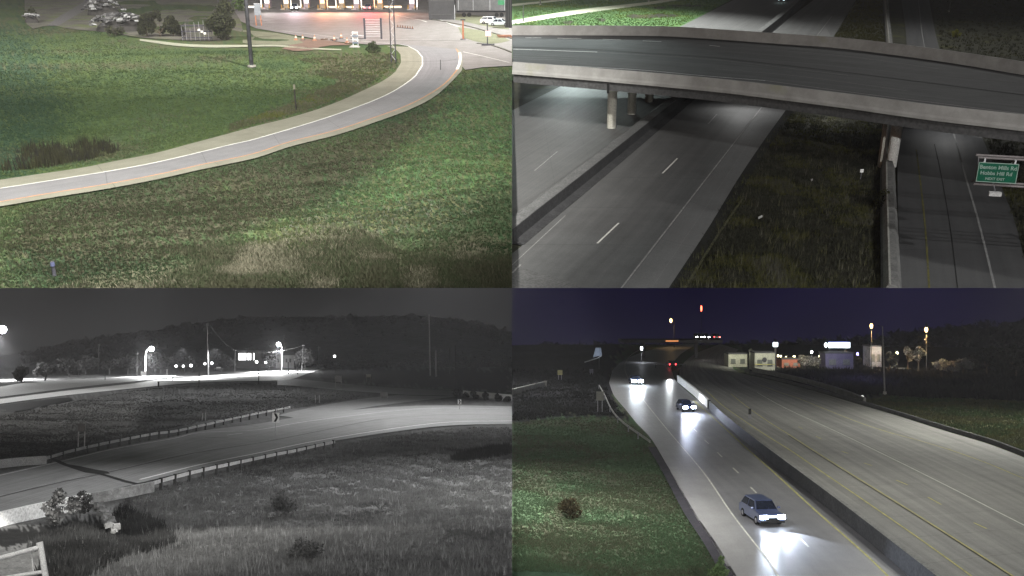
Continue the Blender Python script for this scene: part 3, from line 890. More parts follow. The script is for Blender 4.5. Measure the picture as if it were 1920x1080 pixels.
# stake fence / stacked frames
t = thing(q, 'stake_rack', q.P(370, 76), 'dark rack crowded with thin pale stakes in front of shrubs', 'rack')
for k in range(21):
    x0 = -2.7 + k * 0.27; hh = 2.2 + random.uniform(-0.5, 1.9)
    MB().box((x0, random.uniform(-.2, .2), hh / 2), (0.07, 0.07, hh)).build('stake', (grey_steel if k % 3 == 0 else dark_steel), parent=t)
for zz in (0.5, 1.6, 2.6): MB().box((0, 0.12, zz), (5.6, 0.16, 0.22)).build('rail', dark_steel, parent=t)
for k in range(3): MB().box((0.6 + k * 0.5, -0.3, 1.9 - k * .3), (0.4, 0.25, 0.35)).build('bracket', white_paint, parent=t)
# rubble heap: broken slabs
def heap(q, base, w, h, n, lab, seed, cols):
    r = random.Random(seed)
    t = thing(q, 'rubble_heap', base, lab, 'rubble')
    MB().ball((0, 0, 0), 1.0, 16, 8, (w / 2 * .72, w / 3 * .72, h * .62)).build('core', mat('dark_earth', (0.05, 0.048, 0.045), scale=1.5), parent=t)
    ms = [mat('broken_slab_%s' % k, c, scale=1.2) for k, c in zip(('dark', 'grey', 'pale'), cols)]
    for k in range(n):
        a = r.uniform(0, 2 * math.pi); rr = r.random() ** 0.6
        x0, y0 = math.cos(a) * rr * w / 2, math.sin(a) * rr * w / 3
        z0 = h * .8 * math.sqrt(max(0, 1 - (rr * .95) ** 2)) + r.uniform(0, .3)
        s = r.uniform(0.25, 0.85)
        x0 *= .92; y0 *= .92
        MB().box((x0, y0, z0), (s * 1.6, s, s * 0.35), r.uniform(0, 3), r.uniform(-.7, .7), r.uniform(0.6, 0.95)).build('slab', ms[r.choice((0, 0, 1, 1, 2))], parent=t)
    return t
heap(q, q.P(228, 57), 14, 4.0, 170, 'grey heap of broken concrete slabs at the yard', 31, [(0.06, 0.06, 0.062), (0.13, 0.13, 0.13), (0.34, 0.35, 0.35)])
heap(q, q.P(195, 28), 11, 4.4, 110, 'farther heap of broken slabs beside the gravel drive', 32, [(0.06, 0.06, 0.062), (0.15, 0.15, 0.15), (0.42, 0.43, 0.43)])
heap(q, q.P(60, 42), 4.2, 2.2, 22, 'small heap of rubble at the yard left end', 33, [(0.06, 0.06, 0.062), (0.15, 0.15, 0.15), (0.42, 0.43, 0.43)])

# --- toll plaza
booth_tan = mat('booth_tan', (0.40, 0.31, 0.22), (0.30, 0.23, 0.17), scale=1)
booth_pink = mat('booth_mauve', (0.42, 0.34, 0.37), (0.34, 0.27, 0.30), scale=1)
lit_white = emit('booth_window_light', (1.0, 0.94, 0.88), 3.2)
lit_orange = emit('orange_lamp_light', (1.0, 0.36, 0.09), 3.4)
lit_strip = emit('lane_light', (1.0, 0.90, 0.72), 2.4)
booths = [(500, 'white', 'leftmost toll booth, just right of the tall mast'), (536, 'tan', 'tan toll booth left of the oncoming car'),
          (574, 'white', 'bright toll booth right of the oncoming car'), (604, 'orange', 'orange-lit toll booth behind the left cones'),
          (640, 'tan', 'tan toll booth left of the braking car'), (668, 'white', 'pale toll booth touching the braking car left'),
          (712, 'orange', 'toll booth right of the braking car'), (772, 'white', 'last toll booth before the dark building')]
for i, (uu, kd, lab) in enumerate(booths):
    b = q.P(uu, 17 + (i % 2)); t = thing(q, 'toll_booth', b, lab, 'toll booth', 0, 'toll booths in a row')
    body = {'white': booth_pink, 'tan': booth_tan, 'orange': booth_tan}[kd]
    lamp = {'white': lit_white, 'tan': lit_strip, 'orange': lit_orange}[kd]
    MB().box((0, 2.5, 0.15), (2.0, 9.0, 0.3)).build('island', concrete, parent=t)
    MB().box((0, 2.0, 1.6), (1.5, 2.2, 2.7)).build('booth_wall', body, parent=t)
    MB().box((0, 0.86, 1.95), (1.1, 0.06, 0.9)).build('window', lamp, parent=t)
    MB().box((0, 2.0, 3.05), (2.0, 2.8, 0.2)).build('roof', pale_steel, parent=t)
    for sx in (-0.9, 0.9):
        o = MB().tube((sx, -0.6, 0.2), (sx, -0.6, 1.25), 0.14, 0.14, 8).build('bollard', mat('bollard_amber', (0.6, 0.33, 0.08), scale=4), parent=t)
    MB().box((1.4 if i % 2 else -1.4, 0.4, 2.6), (0.28, 0.28, 5.2)).build('column', mat('column_white', (0.7, 0.64, 0.6), scale=2), parent=t)
    MB().box((1.4 if i % 2 else -1.4, 0.2, 2.0), (0.14, 0.06, 2.8)).build('lamp_strip', lamp, parent=t)
    MB().box((0.0, -2.4, 0.33), (1.0, 1.2, 0.5), taper=0.55).build('crash_nose', body, parent=t)
for (ua, ub, vv, lab) in ((458, 488, 15, 'long glowing kerb light left of the leftmost booth'), (541, 563, 15.5, 'glowing lane light between the tan booth and oncoming car'), (610, 636, 15.5, 'glowing lane light before the tan booth'), (648, 664, 15.5, 'short glowing lane light between two booths'), (676, 706, 15.5, 'glowing lane light under the braking car'), (720, 752, 15, 'glowing lane light by the lattice tower top')):
    b = q.P((ua + ub) / 2, vv); L = (ub - ua) / F * b.y
    t = thing(q, 'lane_light', b, lab, 'lane light')
    MB().box((0, 0, 0.35), (L, 0.12, 0.35)).build('diffuser', lit_strip if ua < 600 else emit('amber_lane_light', (1.0, 0.62, 0.30), 2.6), parent=t)
    MB().box((0, 0.1, 0.1), (L + .2, 0.3, 0.16)).build('housing', pale_steel, parent=t)
t = thing(q, 'plaza_building', q.P(600, -24), 'long mauve plaza building behind the toll booths', 'building')
MB().box((0, 3, 2.6), (52, 6, 5.6)).build('wall', booth_pink, parent=t)
for k in range(11): MB().box((-24 + k * 4.8, -0.05, 2.4), (2.2, 0.12, 2.2)).build('window', emit('warm_window', (1.0, 0.72, 0.6), 0.6), parent=t)
MB().box((0, 3, 5.6), (53, 7, 0.3)).build('roof', pale_steel, parent=t)
for (uu, c, w) in ((553, (1.0, 0.8, 0.9), 6), (606, (1, 0.40, 0.22), 9), (645, (1, 0.75, 0.55), 6), (690, (1, 0.12, 0.16), 9), (735, (1, 0.5, 0.3), 7), (500, (1, 0.9, 0.85), 3)):
    p = q.P(uu, 22) + Vector((0, 0, 5)); spot(q, p, q.P(uu + 10, 45), w * 1.3 * KW, c, 140, 1.0, 0.6)


# --- vehicles
def car(q, base, rz, paint, label, cat='car', L=4.6, Wd=1.85, H=1.5, kind='car', lights=0, tails=0, beam=0, ls=1.0, group=None, lampcol=(0.85, 0.92, 1.0)):
    """Front faces -y. Rounded side profile, tapered cabin, glass, wheels and lamps."""
    t = thing(q, {'car': 'car', 'suv': 'suv', 'pickup': 'pickup_truck'}[kind], base, label, cat, rz, group)
    k = L / 4.6
    if kind == 'pickup':
        low = [(-2.3, 0.38), (-2.32, 0.75), (-2.15, 0.98), (-1.2, 1.12), (1.1, 1.14), (2.25, 1.12), (2.3, 0.6), (2.2, 0.38)]
        cab = [(-1.35, 1.08), (-0.62, H + 0.02), (0.7, H + 0.05), (1.0, 1.12)]
    elif kind == 'suv':
        low = [(-2.25, 0.32), (-2.3, 0.72), (-2.1, 0.95), (-1.1, 1.04), (1.9, 1.08), (2.28, 0.98), (2.3, 0.5), (2.2, 0.32)]
        cab = [(-1.2, 1.02), (-0.5, H), (1.6, H - 0.02), (2.1, 1.02)]
    else:
        low = [(-2.2, 0.28), (-2.3, 0.58), (-2.1, 0.76), (-1.1, 0.88), (1.5, 0.93), (2.2, 0.86), (2.3, 0.5), (2.2, 0.28)]
        cab = [(-1.15, 0.86), (-0.35, H), (0.9, H - 0.02), (1.75, 0.9)]
    def loft(prof, w0, w1, z0, z1):
        mb = MB(); n = len(prof); vs = []
        for s in (-1, 1):
            for (yy, zz) in prof:
                f = (zz - z0) / (z1 - z0); w = (w0 * (1 - f) + w1 * f) / 2
                vs.append((s * w, yy * k, zz))
        fs = [tuple(range(n - 1, -1, -1)), tuple(range(n, 2 * n))] + [(i, (i + 1) % n, n + (i + 1) % n, n + i) for i in range(n)]
        mb.add(vs, fs); return mb
    o = loft(low, Wd * 1.02, Wd * 0.94, 0.3, 1.1).build('body', paint, parent=t, bevel=0.05)
    zt = cab[1][1]
    loft(cab, Wd * 0.92, Wd * 0.70, cab[0][1], zt).build('roof', paint, parent=t, bevel=0.04)
    glass = mat('car_glass', (0.02, 0.025, 0.04), scale=1, rough=0.08, spec=0.8, fine=False)
    def pane(name, pts, off=0.02):
        MB().add(pts, [tuple(range(len(pts)))]).build(name, glass, parent=t)
    def wid(z): f = (z - cab[0][1]) / (zt - cab[0][1]); return (Wd * 0.92 * (1 - f) + Wd * 0.70 * f) / 2
    (ya, za), (yb, zb), (yc, zc), (yd, zd) = [(a * k, b_) for a, b_ in cab]
    e = 0.035
    l0, l1 = 0.12, 0.88
    p0 = (ya + (yb - ya) * l0, za + (zb - za) * l0); p1 = (ya + (yb - ya) * l1, za + (zb - za) * l1)
    MB().add([(-wid(p0[1]) * .93, p0[0] - e, p0[1] + e), (wid(p0[1]) * .93, p0[0] - e, p0[1] + e), (wid(p1[1]) * .93, p1[0] - e, p1[1] + e), (-wid(p1[1]) * .93, p1[0] - e, p1[1] + e)], [(0, 1, 2, 3)]).build('windscreen', glass, parent=t)
    p0 = (yd + (yc - yd) * l0, zd + (zc - zd) * l0); p1 = (yd + (yc - yd) * l1, zd + (zc - zd) * l1)
    MB().add([(-wid(p0[1]) * .9, p0[0] + e, p0[1] + e), (wid(p0[1]) * .9, p0[0] + e, p0[1] + e), (wid(p1[1]) * .9, p1[0] + e, p1[1] + e), (-wid(p1[1]) * .9, p1[0] + e, p1[1] + e)], [(3, 2, 1, 0)]).build('rear_window', glass, parent=t)
    for s in (-1, 1):
        m0 = (yb + yc) / 2
        for (a0, a1, b0, b1) in (((ya + (yb - ya) * .25) + .15, m0 - .05, yb + .06, m0 - .05), (m0 + .05, yd - (yd - yc) * .35, m0 + .05, yc - .06)):
            z0 = za + (zt - za) * .12; z1 = za + (zt - za) * .86
            MB().add([(s * (wid(z0) + .02), a0, z0), (s * (wid(z0) + .02), a1, z0), (s * (wid(z1) + .02), b1, z1), (s * (wid(z1) + .02), b0, z1)], [(0, 1, 2, 3)]).build('side_window', glass, parent=t)
    tyre = mat('tyre_rubber', (0.02, 0.02, 0.02), scale=5); rim = mat('wheel_rim', (0.4, 0.4, 0.42), scale=5, rough=0.35, metal=0.7)
    for sx in (-1, 1):
        for yy in (-1.4 * k, 1.4 * k):
            w = MB().tube((sx * (Wd / 2 - 0.2), yy, 0.34), (sx * (Wd / 2 + 0.02), yy, 0.34), 0.34, 0.34, 16).build('wheel', tyre, parent=t)
            MB().tube((sx * (Wd / 2 + 0.02), yy, 0.34), (sx * (Wd / 2 + 0.035), yy, 0.34), 0.2, 0.18, 10).build('rim', rim, parent=w)
    zl = low[2][1] - 0.12; fy = low[1][0] * k
    hl = emit('headlight_glow_%d' % int(lights * 10), lampcol, lights) if lights else mat('headlight_lens', (0.6, 0.6, 0.6), scale=3, rough=0.2)
    for s in (-1, 1):
        MB().box((s * (Wd / 2 - 0.28), fy - 0.01, zl - 0.05), (0.40 * ls, 0.10, 0.20 * ls)).build('headlight', hl, parent=t, bevel=0.02)
        tl = emit('taillight_glow_%d' % int(tails * 10), (1.0, 0.05, 0.06), tails) if tails else mat('taillight_lens', (0.3, 0.02, 0.02), scale=3, rough=0.3)
        MB().box((s * (Wd / 2 - 0.2), 2.3 * k, zl), (0.26, 0.08, 0.22)).build('taillight', tl, parent=t, bevel=0.015)
        MB().box((s * (Wd / 2 + 0.1), -0.85 * k, 1.08 * H / 1.5 * .95), (0.24, 0.12, 0.16)).build('mirror', paint, parent=t, bevel=0.02)
    MB().box((0, fy - 0.02, zl - 0.22), (Wd * 0.55, 0.06, 0.22)).build('grille', mat('car_trim', (0.03, 0.03, 0.03), scale=4, rough=0.4), parent=t)
    MB().box((0, fy - 0.03, 0.42), (Wd * 0.96, 0.12, 0.16)).build('bumper', mat('car_trim', (0.03, 0.03, 0.03), scale=4, rough=0.4), parent=t)
    if beam:
        Mr = Matrix.Translation(base) @ Matrix.Rotation(rz, 4, 'Z')
        for s in (-1, 1):
            spot(q, Mr @ Vector((s * 0.65, fy - 0.25, zl + 0.1)), Mr @ Vector((s * 1.0, fy - beam[2], 0)), beam[0], lampcol, beam[1], 0.9, 0.12)
    return t


def paint(name, c, rough=0.3):
    if name in MATS: return MATS[name]
    m = mat(name, c, tuple(x * 0.92 for x in c), scale=1.0, rough=rough, fine=False, spec=0.6)
    m.node_tree.nodes["Principled BSDF"].inputs['Coat Weight'].default_value = 0.6
    return m
car(q, q.P(921, 45.5), R_(68), paint('white_car_paint', (0.75, 0.75, 0.73)), 'white parked suv seen from its side, left of the pair', kind='suv', H=1.65, group='cars parked by the plaza')
car(q, q.P(937, 48.5), R_(80), paint('pale_car_paint', (0.55, 0.62, 0.64)), 'pale car with bluish windows, parked in front of the suv', kind='car', group='cars parked by the plaza')
car(q, q.P(553, 19), R_(8), paint('grey_car_paint', (0.25, 0.25, 0.27)), 'car with glaring white headlights leaving the toll booths', kind='suv', H=1.7, lights=60, beam=0, lampcol=(1.0, 0.96, 1.0))
car(q, q.P(692, 18), R_(176), paint('grey_car_paint', (0.25, 0.25, 0.27)), 'car with glowing red tail lights entering the toll booths', kind='car', tails=30)
# dark building and trucks at upper right
dk = mat('dark_cladding', (0.065, 0.065, 0.068), (0.05, 0.05, 0.052), scale=0.6)
dk2 = mat('dark_trim', (0.11, 0.11, 0.11), scale=1)
b = q.P(828, 37)
t = thing(q, 'utility_shed', b, 'dark boxy utility shed at the plaza corner', 'shed', 0)
wS = 46 / F * b.y
MB().box((0, wS * .4, 3.4), (wS, wS * .8, 6.8)).build('wall', dk, parent=t)
MB().box((0, -0.03, 1.2), (wS * .8, 0.05, 0.12)).build('trim', dk2, parent=t)
MB().box((0, -0.03, 4.2), (wS * 1.0, 0.05, 0.14)).build('trim', dk2, parent=t)
MB().box((wS * .3, -0.04, 5.0), (0.9, 0.06, 0.6)).build('vent', pale_steel, parent=t)
MB().box((wS / 2 + 0.12, 0.4, 1.6), (0.14, 0.14, 3.3)).build('downpipe', pale_steel, parent=t)
b = q.P(903, 32)
t = thing(q, 'parked_trailer', b, 'long dark grey trailer parked beyond the white suv', 'trailer')
MB().box((0, 1.6, 2.9), (12, 2.5, 2.9)).build('cargo_box', mat('trailer_grey', (0.13, 0.13, 0.135), scale=1), parent=t)
MB().box((0, 1.6, 1.2), (12, 1.2, 0.25)).build('chassis', dark_steel, parent=t)
for x0 in (-4.2, -3.0, 3.6, 4.8): MB().tube((x0, 0.3, 0.5), (x0, 0.65, 0.5), 0.5, 0.5, 12).build('wheel', mat('tyre_rubber', (0.02, 0.02, 0.02), scale=5), parent=t)
for x0 in (-5.5, -2, 2, 5.5): MB().box((x0, 0.33, 2.9), (0.1, 0.05, 2.8)).build('rib', pale_steel, parent=t)
MB().box((4.7, 0.33, 3.3), (1.6, 0.05, 1.0)).build('panel', mat('green_panel', (0.06, 0.25, 0.12), scale=2), parent=t)
b = q.P(953, 52)
t = thing(q, 'container', b, 'tall black shipping container cut by the right border', 'container')
MB().box((0.2, 1.5, 3.0), (1.7, 3.0, 6.0)).build('shell', mat('black_cladding', (0.035, 0.035, 0.037), scale=1), parent=t)
for x0 in (-0.5, 0.0, 0.5): MB().box((x0, -0.03, 3.0), (0.08, 0.06, 5.8)).build('rib', dk2, parent=t)


# ================================================================== SITE 2: overpass above a divided highway (upper right)
q = TR
road_dark = road_mat('highway_concrete', (0.125, 0.125, 0.125), (0.085, 0.085, 0.085), streak=1.4, joint=10.0)
road_right = road_mat('highway_dark', (0.060, 0.060, 0.062), (0.040, 0.040, 0.042), streak=1.4, joint=10.0)
shoulder_m = road_mat('highway_shoulder', (0.15, 0.15, 0.15), (0.115, 0.115, 0.115), streak=0.8, joint=10.0)
deck_mat = road_mat('deck_asphalt', (0.10, 0.10, 0.102), (0.065, 0.065, 0.067), streak=1.5, rough=0.85, spec=0.2)
parapet_mat = mat('parapet_concrete', (0.34, 0.335, 0.325), (0.25, 0.245, 0.235), scale=0.5, fine=False, patch=((0.27, 0.27, 0.215), 0.3, 0.62))
girder_mat = mat('girder_paint', (0.085, 0.085, 0.087), (0.065, 0.065, 0.066), scale=0.4)
joint_shade_concrete = mat('joint_and_shade_concrete', (0.050, 0.050, 0.052), (0.036, 0.036, 0.038), scale=0.6)  # dark caps and joints; also paints the shaded median face
median_top = mat('median_concrete', (0.15, 0.15, 0.15), (0.11, 0.11, 0.11), scale=0.7, bump=0.2)
pillar_mat = mat('pillar_concrete', (0.50, 0.49, 0.44), (0.40, 0.39, 0.34), scale=0.9)
grey_paint = mat('worn_white_paint', (0.36, 0.36, 0.35), (0.24, 0.24, 0.235), scale=1.2)

# left carriageway (runs under the deck and beyond)
LA = [(960, 208), (1025, 175), (1275, 50), (1375, 0), (1480, -52)]
LA = [(960, 207), (1275, 50), (1475, -50)]
LB = [(960, 429), (1085, 332), (1160, 273), (1412, 72), (1475, 22), (1555, -40)]
left_road = ribbon(q, 'left_carriageway', LA, LB, 0.02, road_dark, cross=3)
# right carriageway: runs on out of the lower edge
RA = [(900, 520), (960, 476), (1060, 391), (1197, 270), (1445, 62), (1525, 0), (1580, -48)]
RB = [(1262, 548), (1330, 432), (1385, 340), (1430, 270), (1475, 208), (1562, 70), (1605, 0), (1632, -45)]
right_road = ribbon(q, 'main_carriageway', [(870, 548)] + RA[0:], RB, 0.02, road_dark, cross=3)
stripe(q, 'edge_line', [(1165, 540), (1425, 205), (1545, 50), (1560, 30)], 0.12, 0.035, grey_paint)
stripe(q, 'shoulder_strip', [(1222, 540), (1408, 262)], 0.01, 0.03, grey_paint)
_sh = ribbon(q, 'shoulder', [(1169, 540), (1428, 205), (1548, 50)], [(1258, 548), (1330, 430), (1385, 338), (1430, 268), (1473, 208), (1560, 70)], 0.028, shoulder_m, road=False)
for i, (a, b_) in enumerate((((1120, 456), (1160, 418)), ((1242, 325), (1270, 297)), ((1328, 232), (1344, 214)), ((960, 512), (976, 496)), ((1455, 90), (1463, 80)))):
    stripe(q, 'lane_marking', [a, b_], 0.14, 0.036, white_paint if i < 2 else grey_paint)
stripe(q, 'edge_line', [(960, 497), (1060, 404)], 0.06, 0.036, grey_paint)
stripe(q, 'lane_marking', [(1002, 320), (1045, 284)], 0.10, 0.036, grey_paint)
poly_sheet(q, 'concrete_patch', [(955, 495), (975, 500), (1010, 512), (1070, 528), (1105, 545), (955, 545)], 0.034, mat('pale_pavement', (0.14, 0.14, 0.14), (0.115, 0.115, 0.115), scale=0.6), closed_smooth=False)
stripe(q, 'gutter_shadow_strip', [(1266, 543), (1337, 432), (1391, 340), (1435, 272), (1481, 206)], 0.9, 0.03, mat('painted_edge_shadow', (0.02, 0.02, 0.018), scale=1))  # dark strip paints the shadow line along the shoulder edge
stripe(q, 'kerb_line', [(1282, 543), (1340, 450), (1395, 368)], 0.18, 0.04, mat('mossy_kerb', (0.12, 0.12, 0.06), (0.06, 0.06, 0.04), scale=1.2))
# right hand service road
SA = [(1688, 560), (1687, 470), (1684, 400), (1683, 310), (1690, 210), (1700, 90), (1690, 0), (1684, -40)]
SB = [(1930, 560), (1920, 485), (1900, 405), (1875, 345), (1845, 265), (1800, 180), (1762, 92), (1742, 0), (1734, -40)]
service = ribbon(q, 'service_road', SA, SB, 0.02, road_right, cross=3)
stripe(q, 'edge_line', [(1868, 550), (1836, 420), (1810, 330), (1788, 250), (1760, 170), (1733, 85), (1722, 0)], 0.15, 0.035, mat('right_edge_paint', (0.22, 0.22, 0.22), (0.16, 0.16, 0.16), scale=1.4))
stripe(q, 'edge_line', [(1743, 550), (1736, 440), (1728, 360), (1718, 280)], 0.13, 0.035, mat('yellow_worn', (0.13, 0.12, 0.035), (0.07, 0.07, 0.04), scale=0.8))
stripe(q, 'tar_joint', [(1796, 545), (1782, 430), (1765, 330), (1752, 270)], 0.08, 0.035, mat('joint_dark', (0.02, 0.02, 0.02), scale=3))
# far paths
ribbon(q, 'far_path', [(955, 39), (1085, 18), (1220, 3), (1290, -8)], [(955, 47), (1085, 26), (1220, 8), (1290, -3)], 0.03, mat('pale_path', (0.50, 0.53, 0.42), (0.40, 0.44, 0.33), scale=0.6))
ribbon(q, 'far_path', [(955, 8), (1060, -2), (1120, -8)], [(955, 12), (1060, 1), (1120, -5)], 0.03, mat('pale_path', (0.50, 0.53, 0.42), (0.40, 0.44, 0.33), scale=0.6))

tr_grass = mat('median_earth', (0.050, 0.050, 0.036), (0.030, 0.031, 0.024), scale=0.4, bump=0.5, patch=((0.062, 0.062, 0.028), 0.15, 0.56))
ground, TT = terrain(q, 'ground', 960, 2060, -90, 540, 5.0, 1.0, [(12, 0.25), (4, 0.15), (1.5, 0.08)], tr_grass)
lawn = mat('lit_lawn', (0.075, 0.135, 0.048), (0.055, 0.11, 0.045), scale=0.3, bump=0.4, patch=((0.12, 0.155, 0.03), 0.08, 0.57))
poly_sheet(q, 'lawn', [(952, -60), (1330, -60), (1375, -2), (1320, 27), (1275, 51), (1160, 105), (1060, 150), (952, 150)], 0.0, lawn, closed_smooth=False)
DG = [(0.044, 0.045, 0.034), (0.085, 0.083, 0.062), (0.024, 0.025, 0.020), (0.110, 0.112, 0.034), (0.092, 0.090, 0.072)]
med = [(1262, 545), (1330, 440), (1385, 348), (1430, 278), (1478, 212), (1655, 225), (1648, 300), (1646, 380), (1650, 450), (1654, 545)]
u, v, x, y, z = scatter(q, 16000, med, 41, (), TT)
blades(q, 'weeds', x, y, z, rng.uniform(0.15, 0.42, len(x)), rng.uniform(0.05, 0.10, len(x)), mix_tint(len(x), DG, 42, x, y, 3.0),
       'dark shaggy weeds filling the median below the overpass', 'weeds', lm, per=6, lean=0.9, spread=0.9)
u, v, x, y, z = scatter(q, 420, med, 43, (), TT)
blades(q, 'tall_stalks', x, y, z, rng.uniform(0.6, 1.1, len(x)), rng.uniform(0.03, 0.05, len(x)), mix_tint(len(x), [(0.12, 0.12, 0.05), (0.17, 0.165, 0.13)], 44),
       'scattered pale dead stalks in the dark median weeds', 'weeds', lm, per=5, lean=0.4, spread=0.25)
rgt = [(1765, 92), (1800, 170), (1850, 262), (1880, 345), (1925, 485), (1990, 500), (1990, -20), (1745, -20)]
u, v, x, y, z = scatter(q, 5000, rgt, 45, (), TT)
blades(q, 'weeds', x, y, z, rng.uniform(0.25, 0.55, len(x)), rng.uniform(0.08, 0.16, len(x)), mix_tint(len(x), [(0.03, 0.03, 0.02), (0.05, 0.05, 0.032), (0.062, 0.062, 0.02)], 46, x, y, 6),
       'dark grass on the verge right of the service road', 'weeds', lm, per=5, lean=0.6)
fm = [(1562, 74), (1606, 0), (1660, -4), (1668, 84)]
u, v, x, y, z = scatter(q, 2500, fm, 47, (), TT)
blades(q, 'grass', x, y, z, rng.uniform(0.2, 0.4, len(x)), rng.uniform(0.1, 0.2, len(x)), mix_tint(len(x), [(0.075, 0.075, 0.03), (0.10, 0.10, 0.042)], 48, x, y, 8),
       'olive grass strip beyond the overpass between two roads', 'grass', lm, per=5, lean=0.7)
u, v, x, y, z = scatter(q, 5000, [(960, 14), (1085, 0), (1290, 0), (1370, 0), (1275, 49), (960, 49)], 49, [[(950, 38), (1085, 17), (1290, -9), (1290, 0), (1085, 27), (950, 48)], [(950, 6), (1125, -9), (1125, -3), (950, 13)]], TT)
blades(q, 'grass', x, y, z * 0, rng.uniform(0.15, 0.3, len(x)), rng.uniform(0.1, 0.2, len(x)), mix_tint(len(x), [(0.07, 0.13, 0.05), (0.095, 0.15, 0.045), (0.12, 0.16, 0.03)], 50, x, y, 9),
       'bright green lawn lit beyond the overpass', 'grass', lm, per=4, lean=0.7)


# --- overpass
def V3(p, z): return Vector((p.x, p.y, z))
ZS = 6.0                                      # slab underside edge of the barrier
near_bot = catmull([(960, 139), (1085, 149), (1210, 160), (1335, 172), (1440, 184.5), (1590, 204), (1740, 225), (1925, 247), (2060, 264)], 25)
NB = [q.P(u, v, ZS) for u, v in near_bot]
far_top = catmull([(960, 48), (1085, 48), (1180, 48.5), (1272, 50.5), (1435, 61), (1590, 72), (1765, 93), (1925, 117), (2060, 140)], 25)
ZT = ZS + 1.35
FT = [q.P(u, v, ZT) for u, v in far_top]
def inset(pts, d):
    out = []
    for i, p in enumerate(pts):
        a = pts[max(i - 1, 0)]; b = pts[min(i + 1, len(pts) - 1)]
        t = (b - a); t.z = 0; t.normalize()
        out.append(p + Vector((-t.y, t.x, 0)) * d)      # to the left of travel = farther from the viewer
    return out
def sweep(pts, prof, name, m, parent):
    """prof: (offset to the far side, z)"""
    mb = MB(); n = len(prof); L = []
    for i, p in enumerate(pts):
        a = pts[max(i - 1, 0)]; b = pts[min(i + 1, len(pts) - 1)]
        t = (b - a); t.z = 0; t.normalize(); nr = Vector((-t.y, t.x, 0))
        for d, z in prof: L.append(V3(p + nr * d, z))
    f = []
    for i in range(len(pts) - 1):
        for k in range(n): f.append((i * n + k, i * n + (k + 1) % n, (i + 1) * n + (k + 1) % n, (i + 1) * n + k))
    f.append(tuple(range(n))[::-1]); f.append(tuple(range((len(pts) - 1) * n, len(pts) * n)))
    mb.add(L, f)
    return mb.build(name, m, parent=parent)
ov = bpy.data.objects.new('overpass', None); link(ov, q); ov['_q'] = q.name
tag(ov, 'long concrete highway overpass crossing the dark divided road', 'bridge')
sweep(NB, [(0, ZS), (0.0, ZS + 0.25), (0.08, ZS + 0.45), (0.12, ZS + 1.3), (0.34, ZS + 1.3), (0.5, ZS + 0.45), (0.6, ZS)], 'near_parapet', parapet_mat, ov)
sweep(NB, [(0.35, ZS - 0.95), (0.35, ZS - 0.002), (0.9, ZS - 0.002), (0.9, ZS - 0.95)], 'edge_girder', girder_mat, ov)
sweep(NB, [(2.4, ZS - 0.95), (2.4, ZS - 0.3), (2.8, ZS - 0.3), (2.8, ZS - 0.95)], 'girder', girder_mat, ov)
sweep(NB, [(4.6, ZS - 0.95), (4.6, ZS - 0.3), (5.0, ZS - 0.3), (5.0, ZS - 0.95)], 'girder', girder_mat, ov)
# joint in the girder over the left pier
pj = q.P(1141, 158, ZS); MB().box((pj.x, pj.y + 0.2, ZS - 0.45), (0.22, 0.36, 1.0)).build('girder_joint', mat('joint_dark', (0.02, 0.02, 0.02), scale=3), parent=ov)
FB = [V3(p, ZS) for p in FT]
sweep(FB, [(0.25, ZS - 0.3), (0.25, ZT), (0.0, ZT), (-0.18, ZS + 0.4), (-0.22, ZS)], 'far_parapet', parapet_mat, ov)
DA = [V3(p, ZS + 0.02) for p in inset(NB, 0.55)]; DB = [V3(p, ZS + 0.02) for p in inset(FB, -0.15)]
sheet_from(q, 'deck_road', DA, DB, deck_mat, cross=8, parent=ov)
DA2 = [V3(p, ZS - 0.30) for p in inset(NB, 0.3)]; DB2 = [V3(p, ZS - 0.30) for p in FB]
sheet_from(q, 'deck_slab', DA2, DB2, girder_mat, cross=1, parent=ov)
def deck_line(px, w, m, dz=0.035):
    pts = [q.P(u, v, ZS + dz) for u, v in catmull(px, 25)]
    return _strip(q, 'deck_line', pts, w, m, ov)
wide_white = mat('headlit_line', (0.85, 0.86, 0.84), (0.7, 0.7, 0.7), scale=2)  # headlight glare put into the colour of these deck lines
deck_line([(962, 116), (1085, 124.5), (1200, 131), (1320, 142), (1435, 151)], 0.14, wide_white)
deck_line([(1435, 151), (1590, 172), (1765, 194), (1922, 214)], 0.16, grey_paint)
deck_line([(962, 92), (1010, 93.5), (1060, 95.5), (1120, 97.5)], 0.34, wide_white)
deck_line([(962, 88.5), (1085, 91), (1172, 97), (1335, 107.5), (1440, 119), (1590, 136), (1740, 155), (1922, 178)], 0.30, joint_shade_concrete, 0.05)
deck_line([(1120, 98), (1172, 100.5), (1335, 111), (1440, 123), (1590, 141)], 0.10, grey_paint)
deck_line([(962, 66.5), (1135, 67.5), (1260, 71), (1435, 82), (1615, 99), (1740, 113), (1922, 142)], 0.55, joint_shade_concrete, 0.05)
for a, b_ in (((985, 70.6), (1015, 71)), ((1045, 71.6), (1090, 72.5)), ((1130, 73.3), (1165, 74.6)), ((1205, 76.5), (1240, 78)), ((1330, 85), (1350, 87))):
    deck_line([a, b_], 0.22, wide_white)
for k, vv in enumerate((102, 106, 110)):
    deck_line([(962, vv), (1040, vv + 2.5), (1085, vv + 5)], 0.07, grey_paint)
deck_line([(1340, 129), (1500, 143), (1700, 170)], 0.06, grey_paint)
deck_line([(1440, 92), (1600, 107), (1760, 129)], 0.06, grey_paint)
